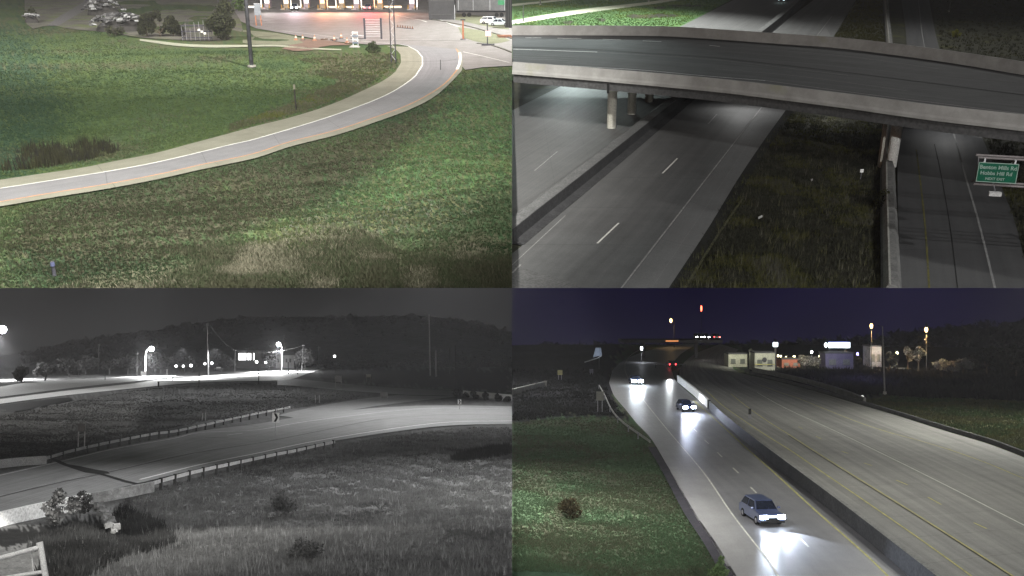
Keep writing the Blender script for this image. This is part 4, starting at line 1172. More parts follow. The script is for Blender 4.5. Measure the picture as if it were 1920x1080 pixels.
# piers
def pier(uu, vb, vt, rad, lab, zb=0.0):
    b = q.P(uu, vb, zb)
    t = thing(q, 'bridge_pier', b, lab, 'pier', 0, 'round piers of the overpass')
    MB().tube((0, 0, -0.2), (0, 0, ZS - 0.75 - zb), rad, rad * 1.08, 20, True).build('shaft', pillar_mat, parent=t, smooth=False)
    MB().tube((0, 0, ZS - 1.15 - zb), (0, 0, ZS - 0.955 - zb), rad * 1.3, rad * 1.3, 20).build('bearing_cap', joint_shade_concrete, parent=t)
    return t
pier(1146, 240, 172, 0.50, 'nearest and tallest round concrete pier, left side')
pier(1184, 214, 175, 0.50, 'middle round pier of the left row of three')
pier(1217, 191, 178, 0.50, 'shortest farthest pier of the left row of three')
# sheltered beam between piers
p1, p2 = q.P(1146, 240), q.P(1217, 191)
# raised median wall between the carriageways
med_pts = [(960, 429), (1010, 389), (1085, 331), (1160, 272), (1222, 223), (1270, 185), (1412, 72), (1475, 22), (1520, -20)]
MP = [q.P(u, v, 1.15) for u, v in catmull(med_pts, 25)]
mt = bpy.data.objects.new('median_wall', None); link(mt, q); mt['_q'] = q.name
tag(mt, 'median wall with its shaded side painted dark, dividing the two left carriageways', 'wall')
MP_ = MP[::-1] if MP[0].y > MP[-1].y else MP
def sweep2(pts, prof, name, m, parent):
    mb = MB(); n = len(prof); L = []
    for i, p in enumerate(pts):
        a = pts[max(i - 1, 0)]; b = pts[min(i + 1, len(pts) - 1)]
        t = (b - a); t.z = 0; t.normalize(); nr = Vector((t.y, -t.x, 0))     # to the right of travel
        for d, z in prof: L.append(V3(p + nr * d, z))
    f = []
    for i in range(len(pts) - 1):
        for k in range(n): f.append((i * n + k, i * n + (k + 1) % n, (i + 1) * n + (k + 1) % n, (i + 1) * n + k))
    f.append(tuple(range(n))); f.append(tuple(range((len(pts) - 1) * n, len(pts) * n)))
    mb.add(L, f)
    o = mb.build(name, m, parent=parent); 
    return o
sweep2(MP, [(-1.1, 0.0), (-1.1, 1.1), (-0.9, 1.15), (0.04, 1.15), (0.04, 0.0)], 'coping', median_top, mt)
sweep2(MP, [(0.045, 0.0), (0.045, 1.12), (0.10, 1.12), (0.16, 0.2), (0.95, 0.05), (0.95, 0.0)], 'face', joint_shade_concrete, mt)  # shaded side and black gap of the wall put into its colour
# right median wall
w = bpy.data.objects.new('barrier_wall', None); link(w, q); w['_q'] = q.name
tag(w, 'pale concrete barrier wall carrying the right pier along the service road', 'wall')
WPx = [(1671, 560), (1668, 470), (1666, 400), (1664, 330), (1667, 250), (1672, 200), (1668, 90), (1663, 40), (1660, -10)]
WP = [q.P(u, v, 0) for u, v in catmull(WPx, 25)]
sweep2(WP, [(-0.62, 0.0), (-0.62, 0.25), (-0.24, 0.95), (0.30, 0.95), (0.62, 0.25), (0.62, 0.0)], 'wall_body', mat('barrier_concrete', (0.17, 0.17, 0.165), (0.12, 0.12, 0.118), scale=0.7, patch=((0.05, 0.05, 0.05), 0.5, 0.62)), w)
sweep2(WP, [(-0.60, 0.27), (-0.26, 0.97), (-0.14, 0.97), (-0.5, 0.24)], 'coping', mat('pale_coping', (0.34, 0.335, 0.31), (0.24, 0.24, 0.22), scale=0.8), w)
b = q.P(1670, 318, 0.0)
t = thing(q, 'bridge_pier', b, 'single white rounded pier standing on the right barrier wall', 'pier', 0, 'round piers of the overpass')
MB().tube((0, 0, 0.3), (0, 0, ZS - 0.97), 0.46, 0.52, 20).build('shaft', mat('white_pier', (0.70, 0.70, 0.68), (0.60, 0.60, 0.58), scale=1.2), parent=t)
MB().box((-0.72, 1.0, 2.5), (0.22, 0.5, 5.0)).build('drain_pipe', pillar_mat, parent=t)
MB().tube((0, 0, ZS - 1.2), (0, 0, ZS - 0.96), 0.62, 0.62, 20).build('bearing_cap', joint_shade_concrete, parent=t)
# dark ivy patch and litter
t = thing(q, 'ivy_clump', q.P(1662, 385, 0.0), 'dark vine clump spilling over the barrier wall', 'vine')
vv_, cc_ = leaf_cloud([(-0.6, 0, 0.5), (-0.1, 0.4, 0.9), (-0.7, -1.2, 0.3), (-0.6, -2.5, 0.3)], [0.45, 0.4, 0.5, 0.45], 700, 0.1, [(0.05, 0.052, 0.03), (0.075, 0.075, 0.03), (0.02, 0.02, 0.02)], 61)
raw_tris(q, 'leaves', vv_, cc_, lm, parent=t, kind=None)
t = thing(q, 'utility_marker', q.P(1613.5, 336), 'small white square marker on thin post in dark weeds', 'marker')
hh = q.H(1613.5, 320, q.P(1613.5, 336))
MB().box((0, 0, hh / 2), (0.05, 0.05, hh)).build('post', grey_steel, parent=t)
MB().box((0, -0.05, hh), (0.30, 0.04, 0.30)).build('plate', mat('bright_plate', (0.9, 0.9, 0.9), scale=3), parent=t)
MB().box((0, -0.075, hh), (0.05, 0.01, 0.05)).build('emblem', grey_steel, parent=t)
for (uu, vv, rz, lab, s) in ((1427, 410, 0.5, 'pale scrap of litter lying in the median weeds', 0.24), (1523, 340, 0.2, 'tiny pale litter scrap up the median', 0.10)):
    t = thing(q, 'litter', q.P(uu, vv, 0.42), lab, 'litter', rz)
    MB().add([(-s, 0, 0), (s, 0.1, 0.06), (s * .9, 0.12, 0.2), (-s * .8, 0.1, 0.12), (-s, .04, .02), (s, .14, .08), (s * .9, .16, .22), (-s * .8, .14, .14)], [(0, 1, 2, 3), (7, 6, 5, 4), (0, 4, 5, 1), (1, 5, 6, 2), (2, 6, 7, 3), (3, 7, 4, 0)]).build('sheet', mat('litter_white', (0.36, 0.36, 0.35), scale=3), parent=t)
# overhead sign and its truss
A = q.P(1829, 340, 6.0); B = q.P(1904, 344.5, 6.0)
Wd = (B - A).length; ang = math.atan2(B.y - A.y, B.x - A.x)
base = (A + B) / 2; base.z = 0
t = thing(q, 'overhead_sign', base, 'green highway sign with white lettering hung on a gantry truss', 'sign', ang)
SH = 1.32
green = mat('sign_green', (0.006, 0.085, 0.048), (0.005, 0.07, 0.04), scale=2, rough=0.45)
sgn_w = mat('sign_white', (0.26, 0.34, 0.30), (0.21, 0.29, 0.25), scale=4, rough=0.5)
MB().box((0, 0, 6.0 + SH / 2), (Wd, 0.06, SH)).build('panel', green, parent=t)
bw = 0.045
for (cx, cz, sx, sz) in ((0, 6.0 + bw / 2, Wd, bw), (0, 6.0 + SH - bw / 2, Wd, bw), (-Wd / 2 + bw / 2, 6.0 + SH / 2, bw, SH - 2 * bw), (Wd / 2 - bw / 2, 6.0 + SH / 2, bw, SH - 2 * bw)):
    MB().box((cx, -0.04, cz), (sx, 0.02, sz)).build('border', sgn_w, parent=t)
def text(s, size, loc, parent, m, name='lettering', xs=1.0, rot=(R_(90), 0, 0)):
    c = bpy.data.curves.new(name, 'FONT'); c.body = s; c.size = size; c.align_x = 'CENTER'; c.align_y = 'CENTER'
    c.extrude = 0.006; c.offset = size * 0.02
    o = bpy.data.objects.new(name, c); COL.objects.link(o)
    bpy.context.view_layer.update()
    me = bpy.data.meshes.new_from_object(o.evaluated_get(bpy.context.evaluated_depsgraph_get()))
    bpy.data.objects.remove(o)
    me.materials.clear(); me.materials.append(m)
    n = bpy.data.objects.new(name, me); COL.objects.link(n); n.parent = parent
    n.location = loc; n.rotation_euler = rot; n.scale = (xs, 1, 1)
    return n
text('Benton Mills Rd', 0.36, (0, -0.045, 6.0 + SH * 0.76), t, sgn_w, xs=0.98)
text('Hobbs Hill Rd', 0.34, (-0.06, -0.045, 6.0 + SH * 0.46), t, sgn_w)
text('NEXT EXIT', 0.24, (-0.08, -0.045, 6.0 + SH * 0.18), t, sgn_w)
t2 = thing(q, 'sign_gantry', base, 'grey tubular gantry reaching in from the right border behind the green sign', 'gantry', ang)
for (z0, y0) in ((5.75, 0.28), (7.55, 0.28), (5.75, 1.0), (7.55, 1.0)):
    MB().tube((-Wd / 2 - 0.05, y0, z0), (9, y0, z0), 0.075, None, 8).build('chord', mat('gantry_steel', (0.20, 0.18, 0.18), (0.14, 0.13, 0.13), scale=2, rough=0.5), parent=t2)
for k in range(9):
    x0 = -Wd / 2 + k * 1.1
    MB().tube((x0, 0.28, 5.75), (x0 + (1.1 if k % 2 else 0), 0.28, 7.55), 0.035, None, 6).build('brace', grey_steel, parent=t2)
MB().tube((9, 0.6, -0.3), (9, 0.6, 8.2), 0.22, 0.2, 12).build('column', grey_steel, parent=t2)
for x0 in (-Wd / 2 + 0.35, Wd / 2 - 0.25):
    MB().box((x0, 0.1, 7.42), (0.1, 0.2, 0.28)).build('bracket', pale_steel, parent=t2)
lp = MB().box((-0.0, -0.45, 5.35), (0.75, 0.32, 0.26)).build('sign_lamp_housing', mat('lamp_housing', (0.5, 0.5, 0.5), scale=3), parent=t2)
MB().tube((0, -0.4, 5.45), (0, 0.28, 5.75), 0.04, None, 6).build('lamp_arm', grey_steel, parent=t2)
# far posts and lamp-lit car
for (uu, vb, vt, lab) in ((981, 41, 8, 'tall thin dark pole on the lawn at the left border'), (1013, 9, -6, 'thin dark pole on the lawn near the upper path'), (1779, 22, -2, 'thin pale post on the verge beyond the service road'), (1216, 3, -8, 'short post beside the far end of path')):
    b = q.P(uu, vb); hh = q.H(uu, vt, b)
    t = thing(q, 'pole', b, lab, 'pole')
    MB().tube((0, 0, -0.2), (0, 0, hh), 0.14, 0.10, 8).build('shaft', mat('mid_steel', (0.10, 0.11, 0.10), scale=2), parent=t)
    MB().tube((0, 0, 0), (0, 0, 0.25), 0.22, 0.22, 8).build('foot', concrete, parent=t)
car(q, q.P(1468, 3), R_(-28), paint('white_car_paint', (0.75, 0.75, 0.73)), 'white car with cool headlights on the far carriageway, top border', kind='suv', lights=20, lampcol=(0.7, 1.0, 1.0))
plant(q, 'shrub', q.P(1792, 70), 1.6, 1.5, 'small yellow-green bush on the dark right verge', 'shrub', [(0.17, 0.18, 0.03), (0.24, 0.24, 0.05)], 500, 0.13, 0.04, 71)
spot(q, q.P(985, 72, ZS) + Vector((-2, 6, 9)), q.P(1010, 100, ZS), 9 * KW, (0.82, 1.0, 0.97), 100, 1.0, 0.3)

for uu, vv, w_ in ((1400, 215, 1.3), (1570, 228, 1.3), (1060, 218, 0.7), (1800, 262, .8)):  # added spots lifting the dark under the deck
    p = q.P(uu, vv) + Vector((0, 3, 4.3)); spot(q, p, Vector((p.x, p.y - 1.5, 0)), w_ * KW, (1, 1, .98), 160, 1.0, .3)


# ================================================================== SITE 3: monochrome night view of a curved ramp and lit side road (lower left)
q = BL
def g(x, y=None): return (x, x, x)
bl_road = road_mat('grey_ramp', g(.22), g(.13), streak=1.6, joint=None)
bl_pale = road_mat('grey_pale_road', g(.34), g(.26), streak=0.8)
bl_gore = road_mat('grey_gore', g(.20), g(.14), streak=0.5)
bl_grass = mat('grey_grass', g(.125), g(.085), scale=0.35, bump=0.5, patch=(g(.15), 0.07, 0.56))
bl_line = mat('grey_white_line', g(.62), g(.42), scale=1.2)
bl_conc = mat('grey_concrete', g(.42), g(.34), scale=0.7, bump=0.2)
bl_white = mat('white_concrete', g(.85), g(.76), scale=0.7)
bl_dark = mat('grey_dark', g(.03), g(.018), scale=0.7)
bl_steel = mat('grey_steel', g(.40), g(.30), scale=2, rough=0.5)
bl_post = mat('grey_dark_post', g(.06), g(.04), scale=3)
bl_pole = mat('grey_wood_pole', g(.08), g(.05), scale=1)
bl_sheet = mat('grey_panel_white', g(.75), g(.65), scale=2)

UP = [(-30, 896), (0, 889), (110, 864), (212, 840), (325, 819), (375, 808), (480, 795), (562, 781), (655, 769), (730, 763), (805, 760), (880, 760), (960, 762)]
UPL = [(-30, 898), (0, 891), (110, 866), (212, 842), (325, 822), (375, 811), (480, 806), (562, 792), (655, 780), (730, 771), (805, 765.5), (880, 765), (960, 767)]
LOL = [(-30, 975), (0, 963), (120, 933), (250, 902), (375, 871), (475, 851), (580, 829), (692, 810), (780, 797.5), (855, 790.5), (960, 789)]
LO = [(-30, 978), (0, 966), (120, 937), (250, 908), (375, 878), (475, 857), (580, 835), (692, 816), (780, 804), (855, 797), (960, 795)]
MID = [(-30, 937), (0, 929), (100, 905), (200, 884), (350, 850), (475, 830), (580, 810), (705, 785), (780, 778), (855, 775), (960, 776.5)]
ramp2 = ribbon(q, 'ramp_road', UP, LO, 0.02, bl_road, cross=3)
stripe(q, 'edge_line', UPL, 0.26, 0.04, bl_line)
stripe(q, 'edge_line', [(262, 899), (375, 871), (475, 851), (580, 829), (692, 810), (780, 797.5), (855, 790.5), (960, 789)], 0.28, 0.04, mat('bright_line', g(.8), g(.65), scale=1.5))
stripe(q, 'lane_joint', MID, 0.24, 0.04, mat('grey_joint', g(.33), g(.2), scale=.8))
stripe(q, 'lane_joint', [(u, v + 2.2) for u, v in MID], 0.2, 0.04, mat('grey_joint_dark', g(.06), scale=1))
stripe(q, 'lane_joint', [(480, 818), (562, 803), (655, 791), (730, 784), (805, 779)], 0.12, 0.045, mat('grey_joint', g(.33), g(.2), scale=.8))
stripe(q, 'lane_marking', [(425, 816), (455, 812)], 0.25, 0.05, bl_line)
stripe(q, 'skid_mark', [(385, 820), (405, 820.5), (428, 820.5)], 0.16, 0.05, bl_dark)
stripe(q, 'skid_mark', [(455, 797), (470, 798), (485, 800)], 0.16, 0.05, bl_dark)
poly_sheet(q, 'repair_strip', [(93, 857), (112, 863), (126, 870), (150, 874), (178, 880), (202, 884), (206, 888), (184, 889), (160, 886), (138, 879), (118, 872), (96, 862)], 0.045, bl_dark)
stripe(q, 'repair_strip', [(183, 887), (205, 893), (228, 900), (256, 907)], 0.5, 0.045, bl_dark)
# gore and side road
SR_T = [(520, 711), (560, 711), (620, 717), (700, 724), (790, 730), (842, 733), (905, 739), (960, 745)]
SR_B = [(520, 722), (560, 724), (622, 730), (660, 733), (760, 740), (842, 742), (905, 748), (960, 753)]
ribbon(q, 'side_road', SR_T, SR_B, 0.0, bl_gore, cross=2)
ribbon(q, 'slip_road', [(745, 741), (690, 746), (620, 757), (560, 769), (520, 779)], [(860, 743), (780, 752), (700, 762), (620, 775), (560, 784)], 0.0, bl_gore, cross=2)
stripe(q, 'edge_line', [(820, 733), (740, 744), (700, 749)], 0.3, 0.04, mat('grey_joint', g(.33), g(.2), scale=.8))
# bright upper road
BT = [(-30, 752), (0, 748), (120, 733), (250, 719), (287, 713), (375, 705.5), (475, 697), (560, 691), (605, 687)]
BB = [(-30, 762), (0, 757), (120, 741.5), (250, 728), (300, 723), (375, 717), (475, 714), (540, 712), (575, 701), (610, 691)]
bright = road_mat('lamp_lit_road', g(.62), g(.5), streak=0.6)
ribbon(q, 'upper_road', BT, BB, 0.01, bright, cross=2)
ribbon(q, 'frontage_road', [(-30, 729), (0, 725), (62, 716), (150, 710), (250, 706.5), (330, 703)], [(-30, 747), (0, 744), (120, 729), (190, 721), (250, 715), (330, 707)], 0.0, bl_pale, cross=2)
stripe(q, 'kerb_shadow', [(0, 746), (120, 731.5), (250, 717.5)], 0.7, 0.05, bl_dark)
poly_sheet(q, 'ditch_water', [(-20, 765), (0, 761), (60, 753), (120, 745), (132, 745), (137, 749), (100, 757), (60, 766), (0, 777), (-20, 779)], -0.03, mat('ditch_dark', g(.012), g(.008), scale=.5, rough=0.7))
def bl_ground(u, v, x, y):
    n = len(u); T = mix_tint(n, [g(.075), g(.10), g(.125)], 91, x, y, 6.0)
    def put(poly, c, s_=6):
        k = inside(u + rng.normal(0, s_, n), v + rng.normal(0, s_ * .5, n), poly); T[k] = c
    put([(-200, 1000), (60, 985), (150, 958), (240, 945), (310, 1000), (260, 1030), (160, 1060), (100, 1025), (60, 1018), (-200, 1060)], .014, 8)  # shade under the bridge end put into the ground tint
    put([(130, 745), (300, 726), (480, 716), (540, 722), (300, 735), (140, 760)], .06)
    put([(600, 690), (960, 690), (960, 738), (700, 720), (600, 712)], .04)
    return T
def bl_extra(U, V, X, Y):
    gul = np.exp(-(((U - 215 - (V - 960) * 0.8) / 70) ** 2 + ((V - 985) / 55) ** 2))
    bank = np.clip((U - 0) / 150, 0, 1)
    rut = np.sin((X * 0.8 + Y * 0.55) * 2.0 + vnoise(X / 4, Y / 4, 5) * 4) * 0.10 * np.clip(1 - np.abs(V - 890) / 70, 0, 1)
    return -gul * 1.1 * bank + rut
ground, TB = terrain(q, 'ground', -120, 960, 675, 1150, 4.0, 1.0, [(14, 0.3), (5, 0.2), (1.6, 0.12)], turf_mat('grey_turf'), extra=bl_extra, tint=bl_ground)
lg = leaf_mat('foliage_grey')
fg = [(300, 912), (475, 868), (600, 842), (700, 822), (800, 808), (880, 800), (960, 799), (960, 1085), (60, 1085), (100, 1020), (180, 960), (240, 930)]
u, v, x, y, z = scatter(q, 50000, fg, 81, [UP + LO[::-1]], TB)
blades(q, 'weeds', x, y, z, np.interp(v, [800, 1080], [0.22, 0.18]) * rng.uniform(.5, 1.6, len(x)), np.interp(v, [800, 1080], [0.10, 0.055]), mix_tint(len(x), [g(.075), g(.11), g(.14), g(.10)], 82, x, y, 3.5),
       'grey shaggy weeds covering the bank in front of the guardrail', 'weeds', lg, per=6, lean=1.0, spread=0.9)
u, v, x, y, z = scatter(q, 1800, fg, 83, [UP + LO[::-1]], TB)
blades(q, 'tall_stalks', x, y, z, rng.uniform(0.4, 0.8, len(x)), rng.uniform(0.035, 0.06, len(x)), mix_tint(len(x), [g(.15), g(.2)], 84),
       'pale dry stalks scattered through the grey weeds', 'weeds', lg, per=4, lean=0.35, spread=0.3)
mf = [(0, 780), (137, 752), (250, 732), (375, 720), (540, 716), (620, 732), (700, 740), (600, 758), (480, 775), (300, 806), (90, 852), (0, 858)]
u, v, x, y, z = scatter(q, 16000, mf, 85, (), TB)
blades(q, 'grass', x, y, z, np.full(len(x), 0.18), np.interp(v, [715, 860], [0.25, 0.09]), mix_tint(len(x), [g(.06), g(.085), g(.105)], 86, x, y, 14),
       'grey grass field between the bright road and the guardrail', 'grass', lg, per=4, lean=0.8)
bs = [(845, 862), (900, 846), (960, 838), (960, 853), (905, 861), (860, 866)]
u, v, x, y, z = scatter(q, 900, bs, 87, (), TB)
blades(q, 'reeds', x, y, z, rng.uniform(0.5, 0.9, len(x)), rng.uniform(0.07, 0.12, len(x)), mix_tint(len(x), [g(.035), g(.05)], 88),
       'dark grey reeds in a strip at the right border', 'reeds', lg, per=6, lean=0.3)
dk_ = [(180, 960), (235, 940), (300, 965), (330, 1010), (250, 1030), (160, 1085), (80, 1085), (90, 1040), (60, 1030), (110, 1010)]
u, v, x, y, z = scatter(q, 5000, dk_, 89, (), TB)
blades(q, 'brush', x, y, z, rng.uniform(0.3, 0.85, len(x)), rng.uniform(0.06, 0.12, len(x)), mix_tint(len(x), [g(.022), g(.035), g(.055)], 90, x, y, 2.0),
       'dark tangled brush in the gully below the bridge end', 'brush', lg, per=6, lean=0.6)

# --- bridge parapets
def wall_strip(q, name, px, z0, z1, thick, m, label, cat, pname='wall_body'):
    pts = [q.P(u, v, 0) for u, v in catmull(px, 20)]
    o = bpy.data.objects.new(name, None); link(o, q); o['_q'] = q.name
    tag(o, label, cat)
    sweep2(pts, [(0, z0), (0, z1), (-thick, z1), (-thick, z0)], pname, m, o)
    return o, pts
# near parapet: top edge along LO, face toward the viewer
top = catmull([(-30, 969), (0, 961), (80, 943), (170, 925)], 20)
PT = [q.P(u, v, 0.85) for u, v in top]
o = bpy.data.objects.new('bridge_parapet', None); link(o, q); o['_q'] = q.name
tag(o, 'smooth white bridge parapet at the left border below the ramp', 'parapet')
sweep2(PT, [(0, -0.35), (0, 0.85), (-0.3, 0.85), (-0.3, -0.35)], 'face', bl_white, o)
sweep2([p for p in PT], [(0.0, -0.9), (0.0, -0.36), (-0.4, -0.36), (-0.4, -0.9)], 'beam', bl_dark, o)
top = catmull([(171, 925), (200, 920), (250, 911), (290, 903)], 20)
PT = [q.P(u, v, 0.75) for u, v in top]
o = bpy.data.objects.new('bridge_parapet', None); link(o, q); o['_q'] = q.name
tag(o, 'grey weathered end of the parapet where the guardrail starts', 'parapet')
sweep2(PT, [(0, -0.1), (0, 0.75), (-0.3, 0.75), (-0.3, -0.1)], 'face', mat('grey_weathered', g(.30), g(.17), scale=1.5), o)
top = catmull([(-30, 866), (0, 862), (50, 857), (88, 855)], 20)
PT = [q.P(u, v, 0.85) for u, v in top]
o = bpy.data.objects.new('bridge_parapet', None); link(o, q); o['_q'] = q.name
tag(o, 'far parapet stub on the other side of the ramp at left', 'parapet')
sweep2(PT, [(0, 0.0), (0, 0.85), (-0.3, 0.85), (-0.3, 0.0)], 'face', mat('grey_weathered_pale', g(.36), g(.3), scale=1.2), o)

# --- guardrails: every post its own part
def guardrail(q, px, posts, label, zt=0.78, flip=1):
    pts = [q.P(u, v, zt) for u, v in catmull(px, 14)]
    o = bpy.data.objects.new('guardrail', None); link(o, q); o['_q'] = q.name
    tag(o, label, 'guardrail')
    s = flip
    sweep2(pts, [(0, 0.46), (0.08 * s, 0.50), (0.08 * s, 0.56), (0, 0.61), (0.08 * s, 0.67), (0.08 * s, 0.74), (0, 0.78), (-0.02 * s, 0.78), (-0.02 * s, 0.46)], 'rail', mat('rail_steel', g(.50), g(.38), scale=1.5, rough=0.4), o)
    arr = np.array([tuple(p) for p in pts]); us = [((p - Vector((0, 0, q.h))), p) for p in pts]
    # image abscissa of each rail sample
    xs = [960 + F * (q.R.to_3x3() @ (p - Vector((0, 0, q.h)))).x / (q.R.to_3x3() @ (p - Vector((0, 0, q.h)))).y for p in pts]
    order = np.argsort(xs); xs = np.array(xs)[order]; arr = arr[order]
    for uu in posts:
        p = [np.interp(uu, xs, arr[:, k]) for k in range(3)]
        MB().box((p[0], p[1] - 0.14 * s, 0.36), (0.24, 0.2, 1.05)).build('post', mat('rail_post', g(.07), g(.04), scale=3), parent=o)
        MB().box((p[0], p[1] - 0.05 * s, 0.62), (0.14, 0.1, 0.34)).build('blockout', bl_dark, parent=o)
    return o
guardrail(q, [(288, 902), (327, 891), (380, 878), (427, 868), (475, 858), (517, 849), (555, 842), (590, 834), (628, 826)],
          [301, 327, 354, 380, 405, 427, 450, 473, 496, 517, 537, 555, 573, 590, 607, 624], 'near guardrail with dark posts seen from behind, below the ramp', flip=-1)
guardrail(q, [(87, 856), (145, 840), (225, 823), (295, 810), (325, 807), (400, 791), (475, 775), (544, 762)],
          [95, 118, 141, 163, 185, 205, 225, 244, 263, 281, 299, 317, 335, 352, 369, 386, 403, 420, 436, 452, 468, 484, 500, 516, 532], 'far thin guardrail running along the upper edge of the ramp', flip=1)

# --- signs
def chevron(u0, vb, vt, wpx, lab):
    b = q.P(u0, vb); top = q.H(u0, vt, b); W = wpx / F * b.y
    t = thing(q, 'chevron_sign', b, lab, 'sign')
    H = W * 1.35
    MB().box((0, 0.05, top / 2), (0.09, 0.07, top)).build('post', bl_steel, parent=t)
    MB().box((0, 0, top - H / 2), (W, 0.04, H)).build('panel', bl_sheet, parent=t)
    a, hh = W * 0.5, H * 0.45
    th = W * 0.34
    poly = [(-a * .55, hh), (-a * .55 + th, hh), (a * .72, 0), (-a * .55 + th, -hh), (-a * .55, -hh), (a * .72 - th, 0)]
    MB().add([(x0, -0.035, top - H / 2 + z0) for x0, z0 in poly] + [(x0, -0.022, top - H / 2 + z0) for x0, z0 in poly],
             [(0, 1, 2, 5), (2, 3, 4, 5), (6, 11, 8, 7), (8, 11, 10, 9), (0, 6, 7, 1), (1, 7, 8, 2), (2, 8, 9, 3), (3, 9, 10, 4), (4, 10, 11, 5), (5, 11, 6, 0)]).build('arrow', mat('arrow_black', g(.012), scale=3), parent=t)
    return t
chevron(516.5, 817, 774, 13, 'white chevron sign with black arrow standing before the near lane')
chevron(861.5, 768, 749, 6.5, 'small dark-arrow chevron sign far right on the bend')
def twin_sign(u0, vb, vt, pw, ph, lab, m, posts=bl_steel):
    b = q.P(u0, vb); top = q.H(u0, vt, b); k = b.y / F
    t = thing(q, 'road_sign', b, lab, 'sign')
    for s in (-1, 1): MB().box((s * pw * k * .42, 0.06, top / 2), (max(0.1, 1.2 * k), 0.1, top)).build('post', posts, parent=t)
    MB().box((0, 0, top - ph * k / 2), (pw * k, 0.06, ph * k)).build('panel', m, parent=t)
    return t
grey_p = mat('grey_sign_back', g(.17), g(.13), scale=1)
twin_sign(152, 838, 794, 14, 15, 'dark backed sign on two posts beyond the far guardrail', grey_p)
twin_sign(634, 730, 704, 13, 12, 'grey square sign on two posts beside the side road', mat('grey_sign_mid', g(.26), g(.2), scale=1))
twin_sign(691, 718, 702, 9, 5, 'small pale sign at the edge of dark woods', bl_sheet)
twin_sign(720, 747, 735, 14, 9, 'low grey sign board on the gore beyond the ramp', mat('grey_sign_mid', g(.26), g(.2), scale=1))
twin_sign(595, 755, 735, 9, 6, 'dim grey sign standing in the field before the side road', grey_p)
twin_sign(382, 788, 767, 7, 7, 'dim small sign standing in the middle of the grass field', grey_p)
twin_sign(269, 707, 697, 10, 7, 'bright white box sign below the first street lamp', bl_sheet)
def post_(u0, vb, vt, w, lab, m=bl_post, cap=True, name='post', lean=0.0, cat='post'):
    b = q.P(u0, vb); h = q.H(u0, vt, b); r = w / F * b.y / 2
    t = thing(q, name, b, lab, cat)
    MB().tube((0, 0, -0.3), (lean * b.y / F, 0, h), r * 1.15, r * 0.85, 8).build('shaft', m, parent=t)
    if cap: MB().tube((lean * b.y / F, 0, h), (lean * b.y / F, 0, h + r), r * 1.3, r * 1.3, 8).build('cap', m, parent=t)
    return t
post_(373, 725, 699, 1.6, 'thin dark post standing in front of the bright road, left one')
post_(485, 720, 695, 1.6, 'thin dark post standing in front of the bright road, middle one')
post_(541, 701, 690, 1.6, 'short dark post at the end of the bright road')
post_(558, 702, 678, 1.6, 'dark post at the right of the bright road, under the tree')
post_(313, 708, 694, 3.0, 'pale squat post left of the bright road start', bl_steel)
post_(324, 714, 707, 1.6, 'tiny dark stake on the near side of the bright road')
post_(297, 724, 717, 3.0, 'tiny dark stump on the near verge of the bright road')
post_(197, 712, 698, 1.5, 'thin grey post on the frontage road, left of the lamps', bl_pole)
def utility(u0, vb, vt, w, lab, lean=0, arms=1, m=bl_pole):
    b = q.P(u0, vb); h = q.H(u0, vt, b); k = b.y / F
    t = thing(q, 'utility_pole', b, lab, 'utility pole')
    MB().tube((0, 0, -0.3), (lean * k, 0, h), w * k * .55, w * k * .4, 8).build('shaft', m, parent=t)
    for i in range(arms):
        MB().box((lean * k, -0.2, h - 0.6 - i * 1.1), (5.5 * k, 0.18, 0.16)).build('crossarm', m, parent=t)
        for s in (-1, 0.0, 1): MB().tube((lean * k + s * 2.3 * k, -0.2, h - 0.5 - i * 1.1), (lean * k + s * 2.3 * k, -0.2, h - 0.2 - i * 1.1), 0.07, 0.05, 6).build('insulator', bl_steel, parent=t)
    return b, h
pb = mat('grey_pole_pale', g(.10), g(.07), scale=1)
P1 = utility(391, 706, 606, 2.6, 'tallest pale utility pole in front of the wooded hill, centre left', -4, 1, pb)
P2 = utility(256, 707, 660, 2.0, 'utility pole just left of the first street lamp', 0, 1, pb)
P3 = utility(184, 700, 645, 2.2, 'grey utility pole left of the first street lamp pair', 0, 1)
P4 = utility(440, 697, 655, 1.8, 'dim utility pole left of the lit building', 0, 1)
P5 = utility(566, 697, 646, 1.8, 'utility pole standing in front of the grey tree', 2, 1)
P6 = utility(597, 692, 650, 2.2, 'pale utility pole at the bright road far end', 0, 1)
P7 = utility(807, 703, 590, 2.4, 'very tall pale pole before the dark woods at right', -3, 0, mat('grey_pole_bright', g(.4), g(.32), scale=1))
P8 = utility(818, 706, 657, 3.0, 'short pale pole right beside the very tall one', -1, 0, mat('grey_pole_bright', g(.4), g(.32), scale=1))
P9 = utility(843, 700, 652, 2.0, 'dim pole between the pale pole and the right pair', 0, 1)
P10 = utility(855, 722, 646, 1.8, 'thin pole with a pale fitting near the right shrubs', -2, 0)
P11 = utility(40, 704, 684, 1.6, 'short faint pole at the far left of the frontage road', 0, 1)
def wire(A, B, sag, lab):
    (a, ha), (b, hb) = A, B
    pa, pb_ = Vector((a.x, a.y, ha - .6)), Vector((b.x, b.y, hb - .6))
    pts = [pa.lerp(pb_, t) - Vector((0, 0, sag * 4 * t * (1 - t))) for t in np.linspace(0, 1, 9)]
    o = MB().path(pts, 0.045, 5).build('power_line', mat('wire_grey', g(.1), scale=1), q)
    return tag(o, lab, 'power line')
wire(P2, P1, 2.5, 'power line from the lamp side pole to the tallest pole')
wire(P1, P4, 1.2, 'power line from the tallest pole to the dim pole')
wire(P4, P5, 2.0, 'power line passing above the lit building')
wire(P11, P3, 1.5, 'power line at far left above the frontage road')
wire(P3, P2, 1.5, 'power line between the two poles left of the street lamp')
